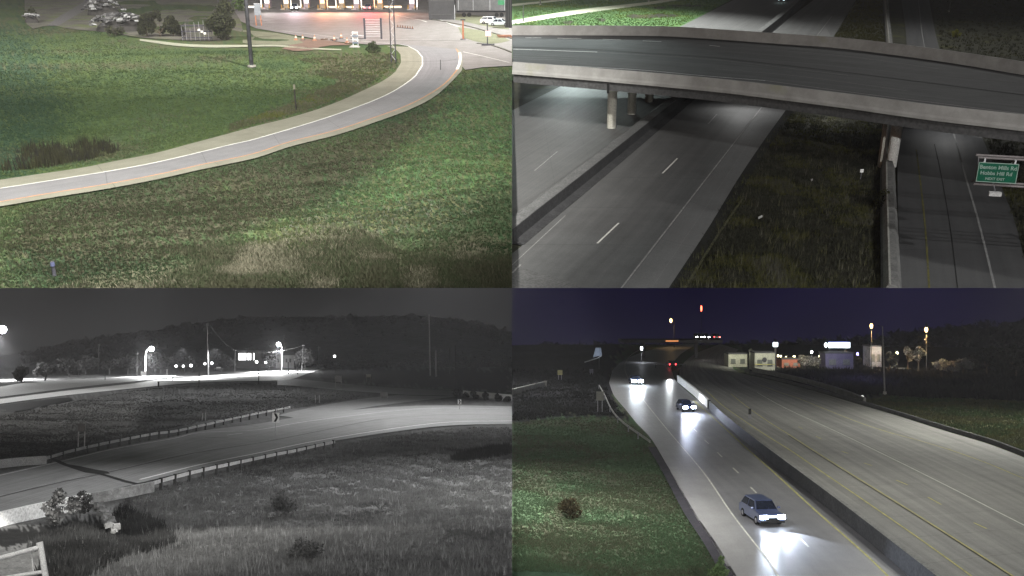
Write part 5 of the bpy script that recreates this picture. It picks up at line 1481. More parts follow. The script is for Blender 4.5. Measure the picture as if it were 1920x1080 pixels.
# street lamps: the lamp heads give light
lampw = emit('lamp_white', (1, 1, 1), 40)
def street_lamp(u0, vb, u1, v1, r, lab, watts, side=1):
    b = q.P(u0, vb); h = q.H(u1, v1, b); k = b.y / F; dx = (u1 - u0) * k
    t = thing(q, 'street_lamp', b, lab, 'street lamp')
    MB().tube((0, 0, -0.3), (0, 0, h * .78), 0.16, 0.12, 10).build('pole', bl_steel, parent=t)
    pts = [Vector((0, 0, h * .78)), Vector((dx * .12, 0, h * .9)), Vector((dx * .45, 0, h * .99)), Vector((dx * .85, 0, h + .35))]
    MB().path(pts, 0.1, 8).build('arm', bl_steel, parent=t)
    MB().tube((dx, 0, h + .35), (dx, 0, h + .75), 0.9, 0.3, 12).build('lamp_hood', bl_post, parent=t)
    MB().ball((dx, 0, h), r, 16, 10, (1, 1, 0.95)).build('lamp_globe', lampw, parent=t, smooth=True)
    p = b + Vector((dx, -1.6, h - r - 0.3))
    spot(q, p, Vector((p.x, p.y, 0)), watts, (1, 1, 1), 124, 1.0, 0.4)
    glow(q, p, watts * 0.12, (1, 1, 1), 0.5)
    return t
street_lamp(272, 706, 283, 654, 1.0, 'first glaring street lamp above the left end of the bright road', 420 * KW)
street_lamp(528, 697, 521.5, 645.5, 1.0, 'second glaring street lamp above the lit house', 520 * KW)
street_lamp(-14, 712, 1, 618, 1.5, 'street lamp at the left border glowing through the mist', 420 * KW)
for (uu, ww, yy) in ((345, 80, 711), (405, 90, 706), (465, 80, 703)):  # added bodiless spots filling the road between the street lamps
    p = q.P(uu, yy) + Vector((0, -3, 12)); spot(q, p, q.P(uu, yy), ww * 0.8 * KW, (1, 1, 1), 130, 0.8, 0.4)
# small lights by the junction
sig = emit('signal_white', (1, 1, 1), 14)
for i, (uu, vv, r, lab) in enumerate(((330, 686, .42, 'signal light hanging leftmost of the row over the road'), (343.5, 687.5, .38, 'signal light second from left in the row'), (358, 685, .48, 'signal light third in the row, brightest'), (384, 683, .40, 'signal light just left of the tallest pole'),
                                  (397, 680.5, .42, 'signal light just right of the tallest pole'), (481, 679.5, .45, 'small light under the lit building'), (498, 679, .38, 'small light between the lit building and house'), (627, 669, .42, 'lone white light before the dark woods'))):
    b = q.P(uu, 698 + (i % 3)); h = q.H(uu, vv, b)
    t = thing(q, 'signal_light', b, lab, 'light', 0, 'small lights along the junction')
    MB().tube((0.5, 0.3, -0.2), (0.5, 0.3, h + 1.2), 0.10, 0.08, 6).build('pole', bl_post, parent=t)
    MB().box((0.0, 0.25, h), (0.7, 0.3, 1.6)).build('housing', bl_post, parent=t)
    MB().ball((0, -0.1, h + (0.25 if i % 2 else -0.1)), r * 1.25, 10, 8).build('lens', sig, parent=t)
t = thing(q, 'span_wire', q.P(330, 700), 'thin cable holding the row of signal lights', 'cable')
k = q.P(330, 700).y / F
MB().path([Vector(((-40 + i * 14) * k, 0, q.H(330, 678 + 1.1 * min(i, 3), q.P(330, 700)))) for i in range(7)], 0.07, 5).build('cable', mat('wire_grey', g(.1), scale=1), parent=t)
MB().box((-40 * k, 0, 2.0), (0.3, 0.3, 4.5)).build('anchor_post', bl_post, parent=t)
# buildings
b = q.P(462, 690)
t = thing(q, 'roadside_shop', b, 'flat roofed building with a brightly lit glass front', 'building')
k = b.y / F; hb = q.H(462, 658, b)
MB().box((4 * k, 4, hb / 2), (46 * k, 7.5, hb)).build('wall', mat('grey_wall', g(.10), g(.08), scale=.5), parent=t)
MB().box((4 * k, 4, hb + .2), (48 * k, 8.2, 0.4)).build('roof', bl_post, parent=t)
z0, z1 = q.H(462, 675, b), q.H(462, 662.5, b)
wl_ = emit('shop_window', (1, 1, 1), 6.0)
for (xa, xb) in ((-15, -9), (-8.6, -4), (-3.5, -1.2), (2, 4.2), (6, 8), (12.5, 14)):
    w = MB().box(((xa + xb) / 2 * k, 0.2, (z0 + z1) / 2), ((xb - xa) * k, 0.12, z1 - z0)).build('window', wl_, parent=t)
    MB().box(((xa + xb) / 2 * k, 0.12, z0 - .08), ((xb - xa) * k, 0.1, 0.14)).build('sill', bl_steel, parent=w)
b = q.P(534, 690)
t = thing(q, 'house', b, 'pale house front lit by the second street lamp', 'house')
k = b.y / F; hb = q.H(534, 666, b)
MB().box((0, 3, hb / 2), (34 * k, 6, hb)).build('wall', mat('grey_wall_pale', g(.34), g(.22), scale=.35), parent=t)
MB().add([(-18 * k, -.4, hb), (18 * k, -.4, hb), (18 * k, 6.4, hb), (-18 * k, 6.4, hb), (-17 * k, 3, hb + 2.2), (17 * k, 3, hb + 2.2)], [(0, 1, 5, 4), (2, 3, 4, 5), (1, 2, 5), (3, 0, 4), (3, 2, 1, 0)]).build('roof', bl_dark, parent=t)
for xx in (-12, -5, 3, 10):
    w = MB().box((xx * k, -0.04, hb * .58), (3 * k, 0.1, hb * .3)).build('window', mat('dark_pane', g(.02), scale=2, rough=0.1), parent=t)
    MB().box((xx * k, -0.1, hb * .41), (3.6 * k, 0.1, 0.14)).build('sill', bl_steel, parent=w)
MB().box((6.5 * k, -0.04, hb * .25), (2.2 * k, 0.1, hb * .46)).build('door', bl_post, parent=t)
b = q.P(420, 694)
t = thing(q, 'parked_car_row', b, 'dim boxy car parked between the tallest pole and shop', 'car')
k = b.y / F
MB().box((-10 * k, 0, .7), (4.4, 1.8, .8), taper=.9).build('body', grey_p, parent=t, bevel=.1)
MB().box((-10 * k, 0, 1.3), (2.4, 1.6, .6), taper=.75).build('roof', bl_sheet, parent=t, bevel=.08)
for s in (-1.4, 1.4): MB().tube((-10 * k + s, -1.0, .35), (-10 * k + s, -0.7, .35), .35, .35, 10).build('wheel', bl_dark, parent=t)
t.name = 'parked_car'
# trees in front of the hill
grey_leaf = [g(.045), g(.075), g(.10)]
trees = [(572, 694, 34, 42, 'grey spreading tree at the end of the bright road', [g(.10), g(.16), g(.2)]), (300, 700, 42, 34, 'dim rounded tree right of the first street lamp', grey_leaf),
         (240, 702, 40, 36, 'dim tree left of the first street lamp', grey_leaf), (205, 703, 34, 30, 'low dim tree beside the grey utility pole', grey_leaf), (130, 708, 44, 30, 'broad dim tree at the left of the frontage road', grey_leaf),
         (85, 712, 36, 26, 'small dim tree near the left border', grey_leaf), (160, 704, 36, 34, 'dim tree between frontage road trees, taller one', grey_leaf), (345, 697, 40, 26, 'dim tree behind the signal lights', grey_leaf), (415, 696, 34, 30, 'dark tree left of the lit building', [g(.03), g(.05)]),
         (505, 694, 24, 28, 'dark tree between lit building and house', [g(.03), g(.05)]), (40, 716, 34, 24, 'faint tree at the far left border', grey_leaf)]
for i, (uu, vb, wpx, hpx, lab, cc) in enumerate(trees):
    b = q.P(uu, vb); k = b.y / F
    plant(q, 'tree', b, wpx * k, hpx * k, lab, 'tree', cc, 1300, 0.75, 0.3, 100 + i, 'trees along the frontage road', mat('grey_bark', g(.08), scale=2), True)
shr = [(857, 745, 13, 16, 'upright shrub at the left end of the pale wall'), (873, 747, 11, 10, 'low shrub second along the pale wall'), (888, 748, 14, 14, 'rounded shrub third along the pale wall'), (910, 750, 11, 14, 'upright shrub in the middle of the pale wall'),
       (934, 752, 12, 11, 'low shrub near the right end of the pale wall'), (952, 753, 12, 9, 'shrub at the right border by the pale wall')]
for i, (uu, vb, wpx, hpx, lab) in enumerate(shr):
    b = q.P(uu, vb); k = b.y / F
    plant(q, 'shrub', b, wpx * k, hpx * k, lab, 'shrub', [g(.025), g(.05), g(.07)], 600, 0.35, 0.1, 130 + i, 'shrubs before the pale wall', mat('grey_bark', g(.08), scale=2))
o, _ = wall_strip(q, 'retaining_wall', [(868, 742), (900, 745), (940, 749), (959, 751)], 0, 1.25, 0.4, bl_sheet, 'low pale wall behind the row of dark shrubs at right', 'wall')
# added unseen floods; the plate above keeps their light off the upper sites
for q_, a_, b_, w_, an_ in ADDED_FLOODS:
    t = thing(q_, 'added_floodlight', (a_[0], a_[1], 0), 'unseen hooded floodlight on a short mast near the %s viewpoint' % ('left' if q_ is BL else 'right'), 'added_floodlight')
    MB().tube((0, -0.6, -0.3), (0, -0.6, a_[2]), 0.15, 0.12, 10).build('mast', bl_steel, parent=t)
    MB().box((0, 1.2, a_[2] + 0.10), (5.0, 3.6, 0.04)).build('hood', bl_dark, parent=t)  # added plate blocking the light of the unseen flood
    MB().box((0, -0.45, a_[2]), (0.5, 0.3, 0.3)).build('housing', bl_dark, parent=t)
# gully: rock scree, bush, sign frame
t = thing(q, 'rock_scree', q.P(200, 975, -.5), 'pale broken rock spilling down the dark gully', 'rocks')
r_ = random.Random(5)
for k in range(46):
    f = k / 46; p = q.P(183 + 28 * f + r_.uniform(-5, 5) * (1 + f), 952 + 52 * f, -0.55) - q.P(200, 975, -.5)
    MB().box((p.x, p.y, 0.18 + r_.uniform(0, .25)), (r_.uniform(.25, .6), r_.uniform(.25, .5), r_.uniform(.2, .4)), r_.uniform(0, 3), r_.uniform(-.6, .6), r_.uniform(.5, .9)).build('rock', mat('grey_rock', g(.20), g(.12), scale=2), parent=t)
plant(q, 'shrub', q.P(108, 990, 0), 2.2, 2.6, 'leafy bush rising in front of the white parapet', 'shrub', [g(.06), g(.11), g(.15)], 900, 0.14, 0.05, 150, None, mat('grey_bark', g(.08), scale=2))
plant(q, 'shrub', q.P(150, 968, 0), 1.8, 1.8, 'bush hugging the broken end of the white parapet', 'shrub', [g(.05), g(.09), g(.13)], 800, 0.12, 0.05, 151, None, mat('grey_bark', g(.08), scale=2))
plant(q, 'shrub', q.P(530, 960, 0), 2.2, 1.2, 'dark bush in the middle of the weedy bank', 'shrub', [g(.055), g(.085)], 700, 0.12, 0.05, 152, None, mat('grey_bark', g(.08), scale=2))
plant(q, 'shrub', q.P(570, 1045, 0), 2.0, 0.9, 'dark hollow bush near the bottom of the weedy bank', 'shrub', [g(.05), g(.08)], 700, 0.1, 0.05, 153, None, mat('grey_bark', g(.08), scale=2))
fp = q.P(84, 1120)
t = thing(q, 'pipe_railing', fp, 'pale tubular pipe railing in the bottom left corner', 'railing')
def fr_pt(u0, v0, y): p = q.D(u0, v0, y); return p - fp
yf = fp.y
fm_ = mat('frame_grey', g(.36), g(.28), scale=2)
MB().tube(fr_pt(76, 1022, yf), fr_pt(92, 1125, yf), 0.13, 0.16, 10).build('upright', fm_, parent=t)
MB().tube(fr_pt(74, 1026, yf), fr_pt(-20, 1052, yf - 1.5), 0.11, 0.11, 10).build('top_beam', fm_, parent=t)
MB().tube(fr_pt(80, 1072, yf), fr_pt(-20, 1088, yf - 1.5), 0.09, 0.09, 10).build('lower_beam', fm_, parent=t)
MB().tube(fr_pt(58, 1034, yf), fr_pt(63, 1074, yf), 0.03, 0.03, 6).build('rod', fm_, parent=t)
MB().tube(fr_pt(74, 1017, yf), fr_pt(75.5, 1026, yf), 0.16, 0.16, 10).build('cap', fm_, parent=t)

# --- wooded hill and night sky
def ridge(q, name, crest, y0, y1, vb, m, kind='structure', bump=6.0, seed=3):
    cr = catmull(crest, 6)
    r = np.random.default_rng(seed); vs = []; fs = []; K = 8
    for i, (u, v) in enumerate(cr):
        for k in range(K + 1):
            f = k / K; yy = y0 + (y1 - y0) * f
            vv = vb + (v - vb) * (f ** 0.8)
            vs.append(tuple(q.D(u, vv, yy)))
    # back slope
    n = len(cr)
    for i in range(n - 1):
        for k in range(K):
            a = i * (K + 1) + k; fs.append((a, a + K + 1, a + K + 2, a + 1))
    o = MB().add(vs, fs).build(name, m, q, smooth=True)
    return tag(o, kind=kind), cr
hill_m = mat('grey_hill', g(.09), g(.06), scale=0.02)
crest = [(-60, 672), (60, 660), (95, 650), (130, 640), (160, 638), (200, 630), (240, 624), (290, 620), (330, 612), (390, 603), (450, 596), (520, 594), (600, 594), (700, 593), (800, 593), (860, 601), (905, 608), (940, 618), (960, 622)]
hill, cr = ridge(q, 'hill', crest, 560, 900, 700, hill_m)
# the wood on the hill: one mass of leaf clumps
r = np.random.default_rng(77); n = 52000
cu = r.uniform(40, 960, n); ci = np.interp(cu, [c[0] for c in cr], [c[1] for c in cr])
f = r.random(n) ** 0.8
clump = (vnoise(cu / 9, f * 9, 5) - 0.5) * 9 * (0.4 + f)
vv = 698 + (ci + 3 - 698) * f - np.abs(r.normal(0, 1.6, n)) + clump * 0.6
yy = 550 + 350 * f
pts = np.array([tuple(q.D(a, b_, c)) for a, b_, c in zip(cu, vv, yy)])
d = r.normal(0, 1, (n, 3, 3)); s = (1.35 * yy / 700)[:, None, None]
vtx = pts[:, None, :] + d * s * np.array([1, .6, 1]) * 0.8
col = mix_tint(n, [g(.04), g(.07), g(.11)], 78)
raw_tris(q, 'woodland', vtx.reshape(-1, 3), np.repeat(col, 3, 0), lg, 'dark wooded hill behind the poles and street lamps', 'woodland')
def backdrop(q, ua, ub, va, vb, y, m, seg=24):
    vs, fs = [], []
    for i in range(seg + 1):
        for k in range(seg + 1):
            vs.append(tuple(q.D(ua + (ub - ua) * i / seg, va + (vb - va) * k / seg, y)))
    for i in range(seg):
        for k in range(seg):
            a = i * (seg + 1) + k; fs.append((a, a + 1, a + seg + 2, a + seg + 1))
    return tag(MB().add(vs, fs).build('sky', m, q), kind='structure')
m, n_, l_, b_ = nodes_of('grey_night_sky')
tc = n_.new("ShaderNodeTexCoord"); nz = n_.new("ShaderNodeTexNoise"); nz.inputs['Scale'].default_value = 0.0035; nz.inputs['Detail'].default_value = 3
l_.new(tc.outputs['Object'], nz.inputs['Vector'])
cr_ = n_.new("ShaderNodeValToRGB"); cr_.color_ramp.elements[0].color = (.0115, .0115, .0115, 1); cr_.color_ramp.elements[1].color = (.027, .027, .027, 1)
cr_.color_ramp.elements[0].position = .36; cr_.color_ramp.elements[1].position = .66
l_.new(nz.outputs[0], cr_.inputs[0])
b_.inputs['Base Color'].default_value = (0, 0, 0, 1); b_.inputs['Specular IOR Level'].default_value = 0
l_.new(cr_.outputs[0], b_.inputs['Emission Color']); b_.inputs['Emission Strength'].default_value = 1.0
backdrop(q, -500, 960, 420, 720, 1100, m)


# ================================================================== SITE 4: wet highway at night with oncoming headlights (lower right)
q = BR
wet = road_mat('wet_highway', (0.235, 0.23, 0.235), (0.165, 0.165, 0.168), streak=1.0, rough=0.42, spec=0.5)
dry = road_mat('pale_highway', (0.285, 0.28, 0.255), (0.165, 0.163, 0.152), streak=2.2, rough=0.7, joint=6.0)
wetsh = road_mat('wet_shoulder', (0.31, 0.305, 0.30), (0.25, 0.245, 0.24), streak=0.6, rough=0.5)
lane_w = mat('lane_white', (0.75, 0.75, 0.68), (0.5, 0.5, 0.44), scale=1.5)
lane_y = mat('lane_yellow', (0.60, 0.56, 0.20), (0.40, 0.38, 0.17), scale=0.8)
crack = mat('road_joint', (0.11, 0.11, 0.09), (0.08, 0.08, 0.06), scale=1)
gut = mat('gutter_dark', (0.05, 0.045, 0.055), (0.03, 0.03, 0.035), scale=.8)
bar_m = mat('barrier_dark', (0.085, 0.085, 0.088), (0.065, 0.065, 0.067), scale=0.6)
LE = [(1430, 1168), (1385, 1098), (1372, 1077), (1335, 1015), (1297, 957), (1255, 880), (1230, 836), (1217, 817), (1195, 795), (1175, 770), (1150, 740), (1142, 718), (1148, 695), (1172, 674), (1212, 658), (1240, 652)]
BRL = [(1810, 1168), (1725, 1098), (1702, 1078), (1640, 1026), (1560, 960), (1500, 912), (1440, 864), (1397, 829), (1360, 797), (1327, 766), (1290, 735), (1265, 712), (1258, 690), (1275, 665), (1310, 645), (1345, 634)]
main = ribbon(q, 'oncoming_carriageway', LE, BRL, 0.02, wet, cross=4)
W1 = [(1470, 1098), (1440, 1050), (1410, 1012), (1370, 960), (1320, 887), (1255, 810), (1212, 757), (1185, 720), (1172, 695), (1178, 670), (1215, 647)]
ribbon(q, 'shoulder', LE[1:13], W1[:11][:9] + [(1174, 690)], 0.03, wetsh, road=False, cross=2)
stripe(q, 'edge_line', W1, 0.13, 0.045, lane_w)
stripe(q, 'edge_line', [(1685, 1098), (1665, 1080), (1630, 1046), (1584, 1005), (1540, 967), (1507, 937), (1470, 903), (1430, 867), (1395, 836), (1345, 790), (1300, 750)], 0.15, 0.045, lane_y)
for a, b_ in (((1501, 1010), (1516, 1025)), ((1407, 913), (1418, 924)), ((1374, 877), (1385, 887)), ((1345, 848), (1354, 857)), ((1321, 825), (1329, 832)), ((1301, 804), (1307, 810)), ((1283, 785), (1288, 790))):
    stripe(q, 'lane_marking', [a, b_], 0.14, 0.045, lane_w)
# far carriageway
RL = [(2030, 1275), (1790, 1098), (1765, 1080), (1700, 1034), (1600, 957), (1524, 900), (1440, 838), (1380, 797), (1340, 768), (1300, 737), (1272, 712), (1275, 690), (1300, 665), (1350, 645)]
RR = [(2500, 1130), (2060, 920), (1960, 876), (1920, 858), (1852, 832), (1785, 812), (1690, 782), (1647, 769), (1590, 752), (1515, 730), (1440, 711), (1400, 702), (1375, 692), (1370, 670), (1385, 655)]
far = ribbon(q, 'far_carriageway', RL, RR, 0.02, dry, cross=6)
stripe(q, 'edge_line', [(1840, 1093), (1815, 1075), (1720, 1007), (1620, 938), (1530, 877), (1480, 843), (1430, 812), (1390, 785), (1352, 758), (1322, 730)], 0.14, 0.045, lane_y)
stripe(q, 'edge_line', [(1920, 1093), (1895, 1077), (1800, 1016), (1700, 953), (1600, 891), (1525, 844), (1480, 815), (1440, 790), (1400, 762), (1370, 738)], 0.13, 0.045, lane_y)
stripe(q, 'tar_joint', [(1918, 1093), (1893, 1078.5), (1798, 1017.5), (1698, 954.5), (1598, 892.5), (1523, 845.5), (1478, 816)], 0.10, 0.05, crack)
stripe(q, 'edge_line', [(1990, 1020), (1915, 982), (1860, 954), (1800, 923), (1700, 873), (1610, 829), (1570, 810), (1520, 787), (1487, 772), (1455, 756), (1420, 736)], 0.13, 0.045, lane_w)
stripe(q, 'edge_line', [(2020, 935), (1920, 897), (1850, 868), (1780, 843), (1720, 825), (1665, 810), (1605, 790), (1535, 762), (1495, 746), (1460, 735), (1425, 722)], 0.14, 0.045, lane_y)
for a, b_ in (((1826, 980), (1850, 991)), ((1740, 932), (1765, 946)), ((1680, 900), (1702, 909)), ((1620, 868), (1635, 873)), ((1578, 846), (1590, 850)), ((1530, 818), (1540, 823)), ((1497, 800), (1505, 804))):
    stripe(q, 'lane_marking', [a, b_], 0.14, 0.045, lane_y)
stripe(q, 'gutter_shadow_strip', [(1368, 1080), (1331, 1018), (1292, 960), (1250, 884), (1222, 838)], 0.9, 0.03, gut)
br_grass = mat('green_roadside', (0.060, 0.098, 0.055), (0.050, 0.068, 0.040), scale=0.35, bump=0.5, patch=((0.085, 0.075, 0.055), 0.25, 0.55))
def br_ground(u, v, x, y):
    n = len(u); T = mix_tint(n, [(0.060, 0.110, 0.052), (0.088, 0.084, 0.054), (0.070, 0.122, 0.058), (0.080, 0.130, 0.066)], 202, x, y, 6.0)
    def put(poly, cols, s_=6):
        k = inside(u + rng.normal(0, s_, n), v + rng.normal(0, s_ * .5, n), poly); T[k] = mix_tint(n, cols, 203, x, y, 7)[k]
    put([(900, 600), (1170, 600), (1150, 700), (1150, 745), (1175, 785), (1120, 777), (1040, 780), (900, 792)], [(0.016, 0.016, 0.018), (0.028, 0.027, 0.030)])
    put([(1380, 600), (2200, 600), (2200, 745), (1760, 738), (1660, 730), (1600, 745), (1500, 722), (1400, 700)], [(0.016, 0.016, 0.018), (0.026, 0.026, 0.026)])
    put([(1600, 748), (1660, 732), (1760, 740), (2200, 748), (2200, 1100), (1852, 834), (1785, 806), (1690, 776)], [(0.075, 0.08, 0.048), (0.10, 0.10, 0.045), (0.07, 0.10, 0.045)])
    put([(960, 1072), (1100, 1066), (1360, 1070), (1400, 1160), (960, 1160)], [(0.035, 0.075, 0.04), (0.05, 0.09, 0.045)])
    return T * 0.85 + T.mean(axis=1, keepdims=True) * 0.15
def br_extra(U, V, X, Y):
    return np.clip((1190 - U) / 300, 0, 1) * np.clip((V - 760) / 60, 0, 1) * 0.5 + np.clip((U - 1500) / 200, 0, 1) * np.clip((790 - V) / 60, 0, 1) * -0.8
ground, TD = terrain(q, 'ground', 960, 2120, 646, 1150, 4.5, 1.0, [(12, 0.3), (4, 0.18), (1.6, 0.1)], turf_mat('roadside_turf'), extra=br_extra, tint=br_ground)
lft = [(960, 790), (1040, 780), (1120, 778), (1160, 785), (1190, 800), (1240, 870), (1290, 965), (1330, 1030), (1362, 1085), (960, 1085)]
u, v, x, y, z = scatter(q, 32000, lft, 201, (), TD)
blades(q, 'grass', x, y, z, np.full(len(x), 0.16), np.interp(v, [780, 1080], [0.11, 0.05]), mix_tint(len(x), [(0.070, 0.112, 0.060), (0.088, 0.086, 0.056), (0.076, 0.120, 0.064), (0.090, 0.130, 0.076)], 202, x, y, 6),
       'green grass bank left of the oncoming carriageway', 'grass', lm, per=5, lean=0.8)
rg = [(1610, 752), (1660, 735), (1760, 742), (1960, 748), (1960, 868), (1852, 828), (1785, 806), (1690, 776)]
u, v, x, y, z = scatter(q, 6000, rg, 203, (), TD)
blades(q, 'grass', x, y, z, rng.uniform(.25, .5, len(x)), np.interp(v, [735, 860], [0.25, 0.13]), mix_tint(len(x), [(0.070, 0.075, 0.045), (0.10, 0.10, 0.045), (0.055, 0.075, 0.04), (0.07, 0.105, 0.045)], 204, x, y, 7),
       'olive rough grass right of the far carriageway', 'grass', lm, per=5, lean=0.7)
u, v, x, y, z = scatter(q, 5000, [(960, 690), (1130, 690), (1140, 740), (1170, 780), (1120, 776), (1040, 778), (960, 788)], 207, (), TD)
blades(q, 'grass', x, y, z, rng.uniform(.2, .5, len(x)), rng.uniform(.1, .2, len(x)), mix_tint(len(x), [(0.02, 0.022, 0.02), (0.035, 0.036, 0.034)], 208, x, y, 12),
       'dark scrub beyond the green bank at the left', 'grass', lm, per=5, lean=0.8)
dkb = [(1430, 700), (1520, 680), (1700, 690), (1960, 690), (1960, 745), (1760, 738), (1660, 730), (1600, 738), (1560, 722)]
u, v, x, y, z = scatter(q, 4000, dkb, 205, (), TD)
blades(q, 'brush', x, y, z, rng.uniform(.5, 1.4, len(x)), rng.uniform(.25, .5, len(x)), mix_tint(len(x), [(0.02, 0.02, 0.022), (0.035, 0.036, 0.03)], 206, x, y, 12),
       'dark brush filling the hollow beyond the right barrier', 'brush', lm, per=5, lean=0.6)
# median barrier between the carriageways
ML = [q.P(u, v, 0) for u, v in catmull([(1810, 1168), (1725, 1097), (1702, 1078), (1640, 1026), (1560, 960), (1500, 912), (1440, 864), (1397, 829), (1360, 797), (1329, 768)], 20)]
o = bpy.data.objects.new('median_barrier', None); link(o, q); o['_q'] = q.name
tag(o, 'long dark concrete median barrier between the two carriageways', 'barrier')
sweep2(ML, [(0, 0), (0.02, 1.35), (0.36, 1.35), (0.40, 0)], 'wall_body', bar_m, o)  # face colour darkened as the shaded side
sweep2(ML, [(0.03, 1.351), (0.03, 1.375), (0.35, 1.375), (0.35, 1.351)], 'coping', mat('barrier_top', (0.26, 0.26, 0.24), (0.2, 0.2, 0.19), scale=.6), o)
MG = [q.P(u, v, 0) for u, v in catmull([(1327, 766), (1300, 741), (1270, 716)], 10)]
o = bpy.data.objects.new('median_barrier', None); link(o, q); o['_q'] = q.name
tag(o, 'far end of the median barrier, headlight glare painted as white', 'barrier')
sweep2(MG, [(0, 0), (0.02, 1.35), (0.40, 1.35), (0.42, 0)], 'wall_body', mat('barrier_headlit_white', (0.9, 0.9, 0.9), (0.85, 0.85, 0.85), scale=.6), o)  # headlight glare put into the white wall colour
MB().box(tuple((MG[0] + Vector((0.2, 0, 0.7)))), (0.5, 0.25, 1.4)).build('end_post', bar_m, parent=o)
# right hand barrier
RRp = [(1960, 874), (1920, 857), (1852, 831), (1785, 811), (1690, 781), (1647, 768), (1590, 751), (1515, 729), (1440, 710), (1405, 701)]
MR = [q.P(u, v, 0) for u, v in catmull(RRp, 20)]
o = bpy.data.objects.new('roadside_barrier', None); link(o, q); o['_q'] = q.name
tag(o, 'low dark kerb barrier along the right side of the far carriageway', 'barrier')
sweep2(MR, [(0.0, 0), (0.1, 0.55), (0.45, 0.55), (0.5, 0)], 'wall_body', mat('kerb_grey', (0.10, 0.10, 0.10), (0.07, 0.07, 0.07), scale=.6), o)
MQ = [q.P(u, v, 0) for u, v in catmull([(1612, 757), (1585, 745), (1515, 722), (1440, 704), (1405, 697)], 20)]
o = bpy.data.objects.new('bridge_parapet', None); link(o, q); o['_q'] = q.name
tag(o, 'pale bridge parapet ending beside the tall thin lamp pole', 'parapet')
sweep2(MQ, [(0.6, 0), (0.6, 1.0), (1.0, 1.0), (1.0, 0)], 'wall_body', mat('parapet_grey', (0.24, 0.24, 0.225), (0.18, 0.18, 0.17), scale=.6), o)
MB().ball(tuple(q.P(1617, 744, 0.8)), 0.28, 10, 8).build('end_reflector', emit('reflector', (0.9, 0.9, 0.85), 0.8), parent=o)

# --- lamps, signs
def lampc(name, col, e): return emit(name, col, e)
def lamp_post(uu, vb, vt, lab, col, e, r=0.45, arm=0.0, watts=0, pole=bl_post, stretch=1.8, name='street_lamp', cat='street lamp', thick=0.12):
    b = q.P(uu, vb); h = q.H(uu, vt, b); k = b.y / F
    t = thing(q, name, b, lab, cat)
    ax = arm * k
    MB().tube((ax, 0, -0.3), (ax, 0, h + 0.3), thick, thick * .75, 8).build('pole', pole, parent=t)
    MB().tube((ax, 0, h + 0.3), (0, 0, h + 0.35), 0.07, 0.07, 6).build('arm', pole, parent=t)
    MB().ball((0, 0, h), r, 10, 8, (1, 1, stretch)).build('lamp_globe', lampc('lamp_%s' % name_of(col), col, e), parent=t)
    MB().tube((0, 0, h + r * stretch * .8), (0, 0, h + r * stretch * .8 + .25), r * 1.2, r * .6, 8).build('lamp_hood', pole, parent=t)
    if watts: spot(q, b + Vector((0, -0.8, h - r * stretch - .3)), b + Vector((0, -0.8, 0)), watts, col, 140, 1.0, .3)
    return t
def name_of(c): return {(1.0, 0.62, 0.25): 'amber', (1.0, 0.12, 0.06): 'red', (0.85, 0.9, 1.0): 'cool', (1.0, 0.9, 0.5): 'yellow', (0.35, 0.3, 1.0): 'violet', (1, 1, 1): 'white'}[c]
AM, RD, CO, YE, VI, WH = (1.0, 0.62, 0.25), (1.0, 0.12, 0.06), (0.85, 0.9, 1.0), (1.0, 0.9, 0.5), (0.35, 0.3, 1.0), (1, 1, 1)
lamp_post(1258, 652, 601, 'amber street lamp high on its own left of the red light', AM, 12, .40, 6, 1.5 * KW)
lamp_post(1315, 652, 578, 'red aircraft warning light on the tallest thin mast', RD, 8, .28, 0, 0, bl_post, 4.0, 'warning_light', 'mast')
lamp_post(1203, 680, 653, 'cool white lamp above the glaring left headlights', CO, 10, .32, 0, .8 * KW)
lamp_post(1634, 690, 611, 'amber street lamp left of the tall thin pole', AM, 12, .35, 0, 6 * KW)
lamp_post(1737, 694, 618, 'amber street lamp farthest right in the dark sky', AM, 12, .35, 0, 8 * KW)
for i, (uu, vb, vt, lab, c, e, r) in enumerate(((1459, 684, 667, 'small yellow lamp right of the white sign', YE, 10, .22), (1464, 684, 668, 'small yellow lamp, second right of the white sign', YE, 10, .22), (1474, 684, 670, 'small yellow lamp above the red forecourt', YE, 10, .22), (1489, 686, 669.5, 'bright pyramid glow lamp left of the red sign', YE, 14, .32),
        (1522, 684, 660, 'white lamp high left of the long sign', WH, 12, .25), (1537, 686, 668, 'bright yellow lamp left of the long sign', YE, 14, .30), (1682, 682, 662, 'yellow lamp right of the pale building', YE, 12, .30), (1677, 683, 671, 'low white lamp right of the pale building', WH, 12, .28), (1635, 684, 674, 'white lamp at the foot of the pale building', WH, 10, .28))):
    lamp_post(uu, vb, vt, lab, c, e, r, 0, 5 * KW, bl_post, 1.4, 'yard_lamp', 'lamp')
b = q.P(1608, 684)
t = thing(q, 'neon_sign', b, 'violet blue neon pole sign right of the long white sign', 'sign')
MB().tube((0, 0.2, 0), (0, 0.2, q.H(1608, 660, b)), 0.12, 0.12, 6).build('pole', bl_post, parent=t)
for (v0, v1) in ((661, 668), (669, 674), (675, 680)):
    MB().box((0, 0, (q.H(1608, v0, b) + q.H(1608, v1, b)) / 2), (0.45, 0.2, q.H(1608, v0, b) - q.H(1608, v1, b) - .1)).build('tube_panel', lampc('lamp_violet', VI, 7), parent=t)
glow(q, q.P(1608, 684, 3) - Vector((0, 1.5, 0)), 2.5 * KW, VI)
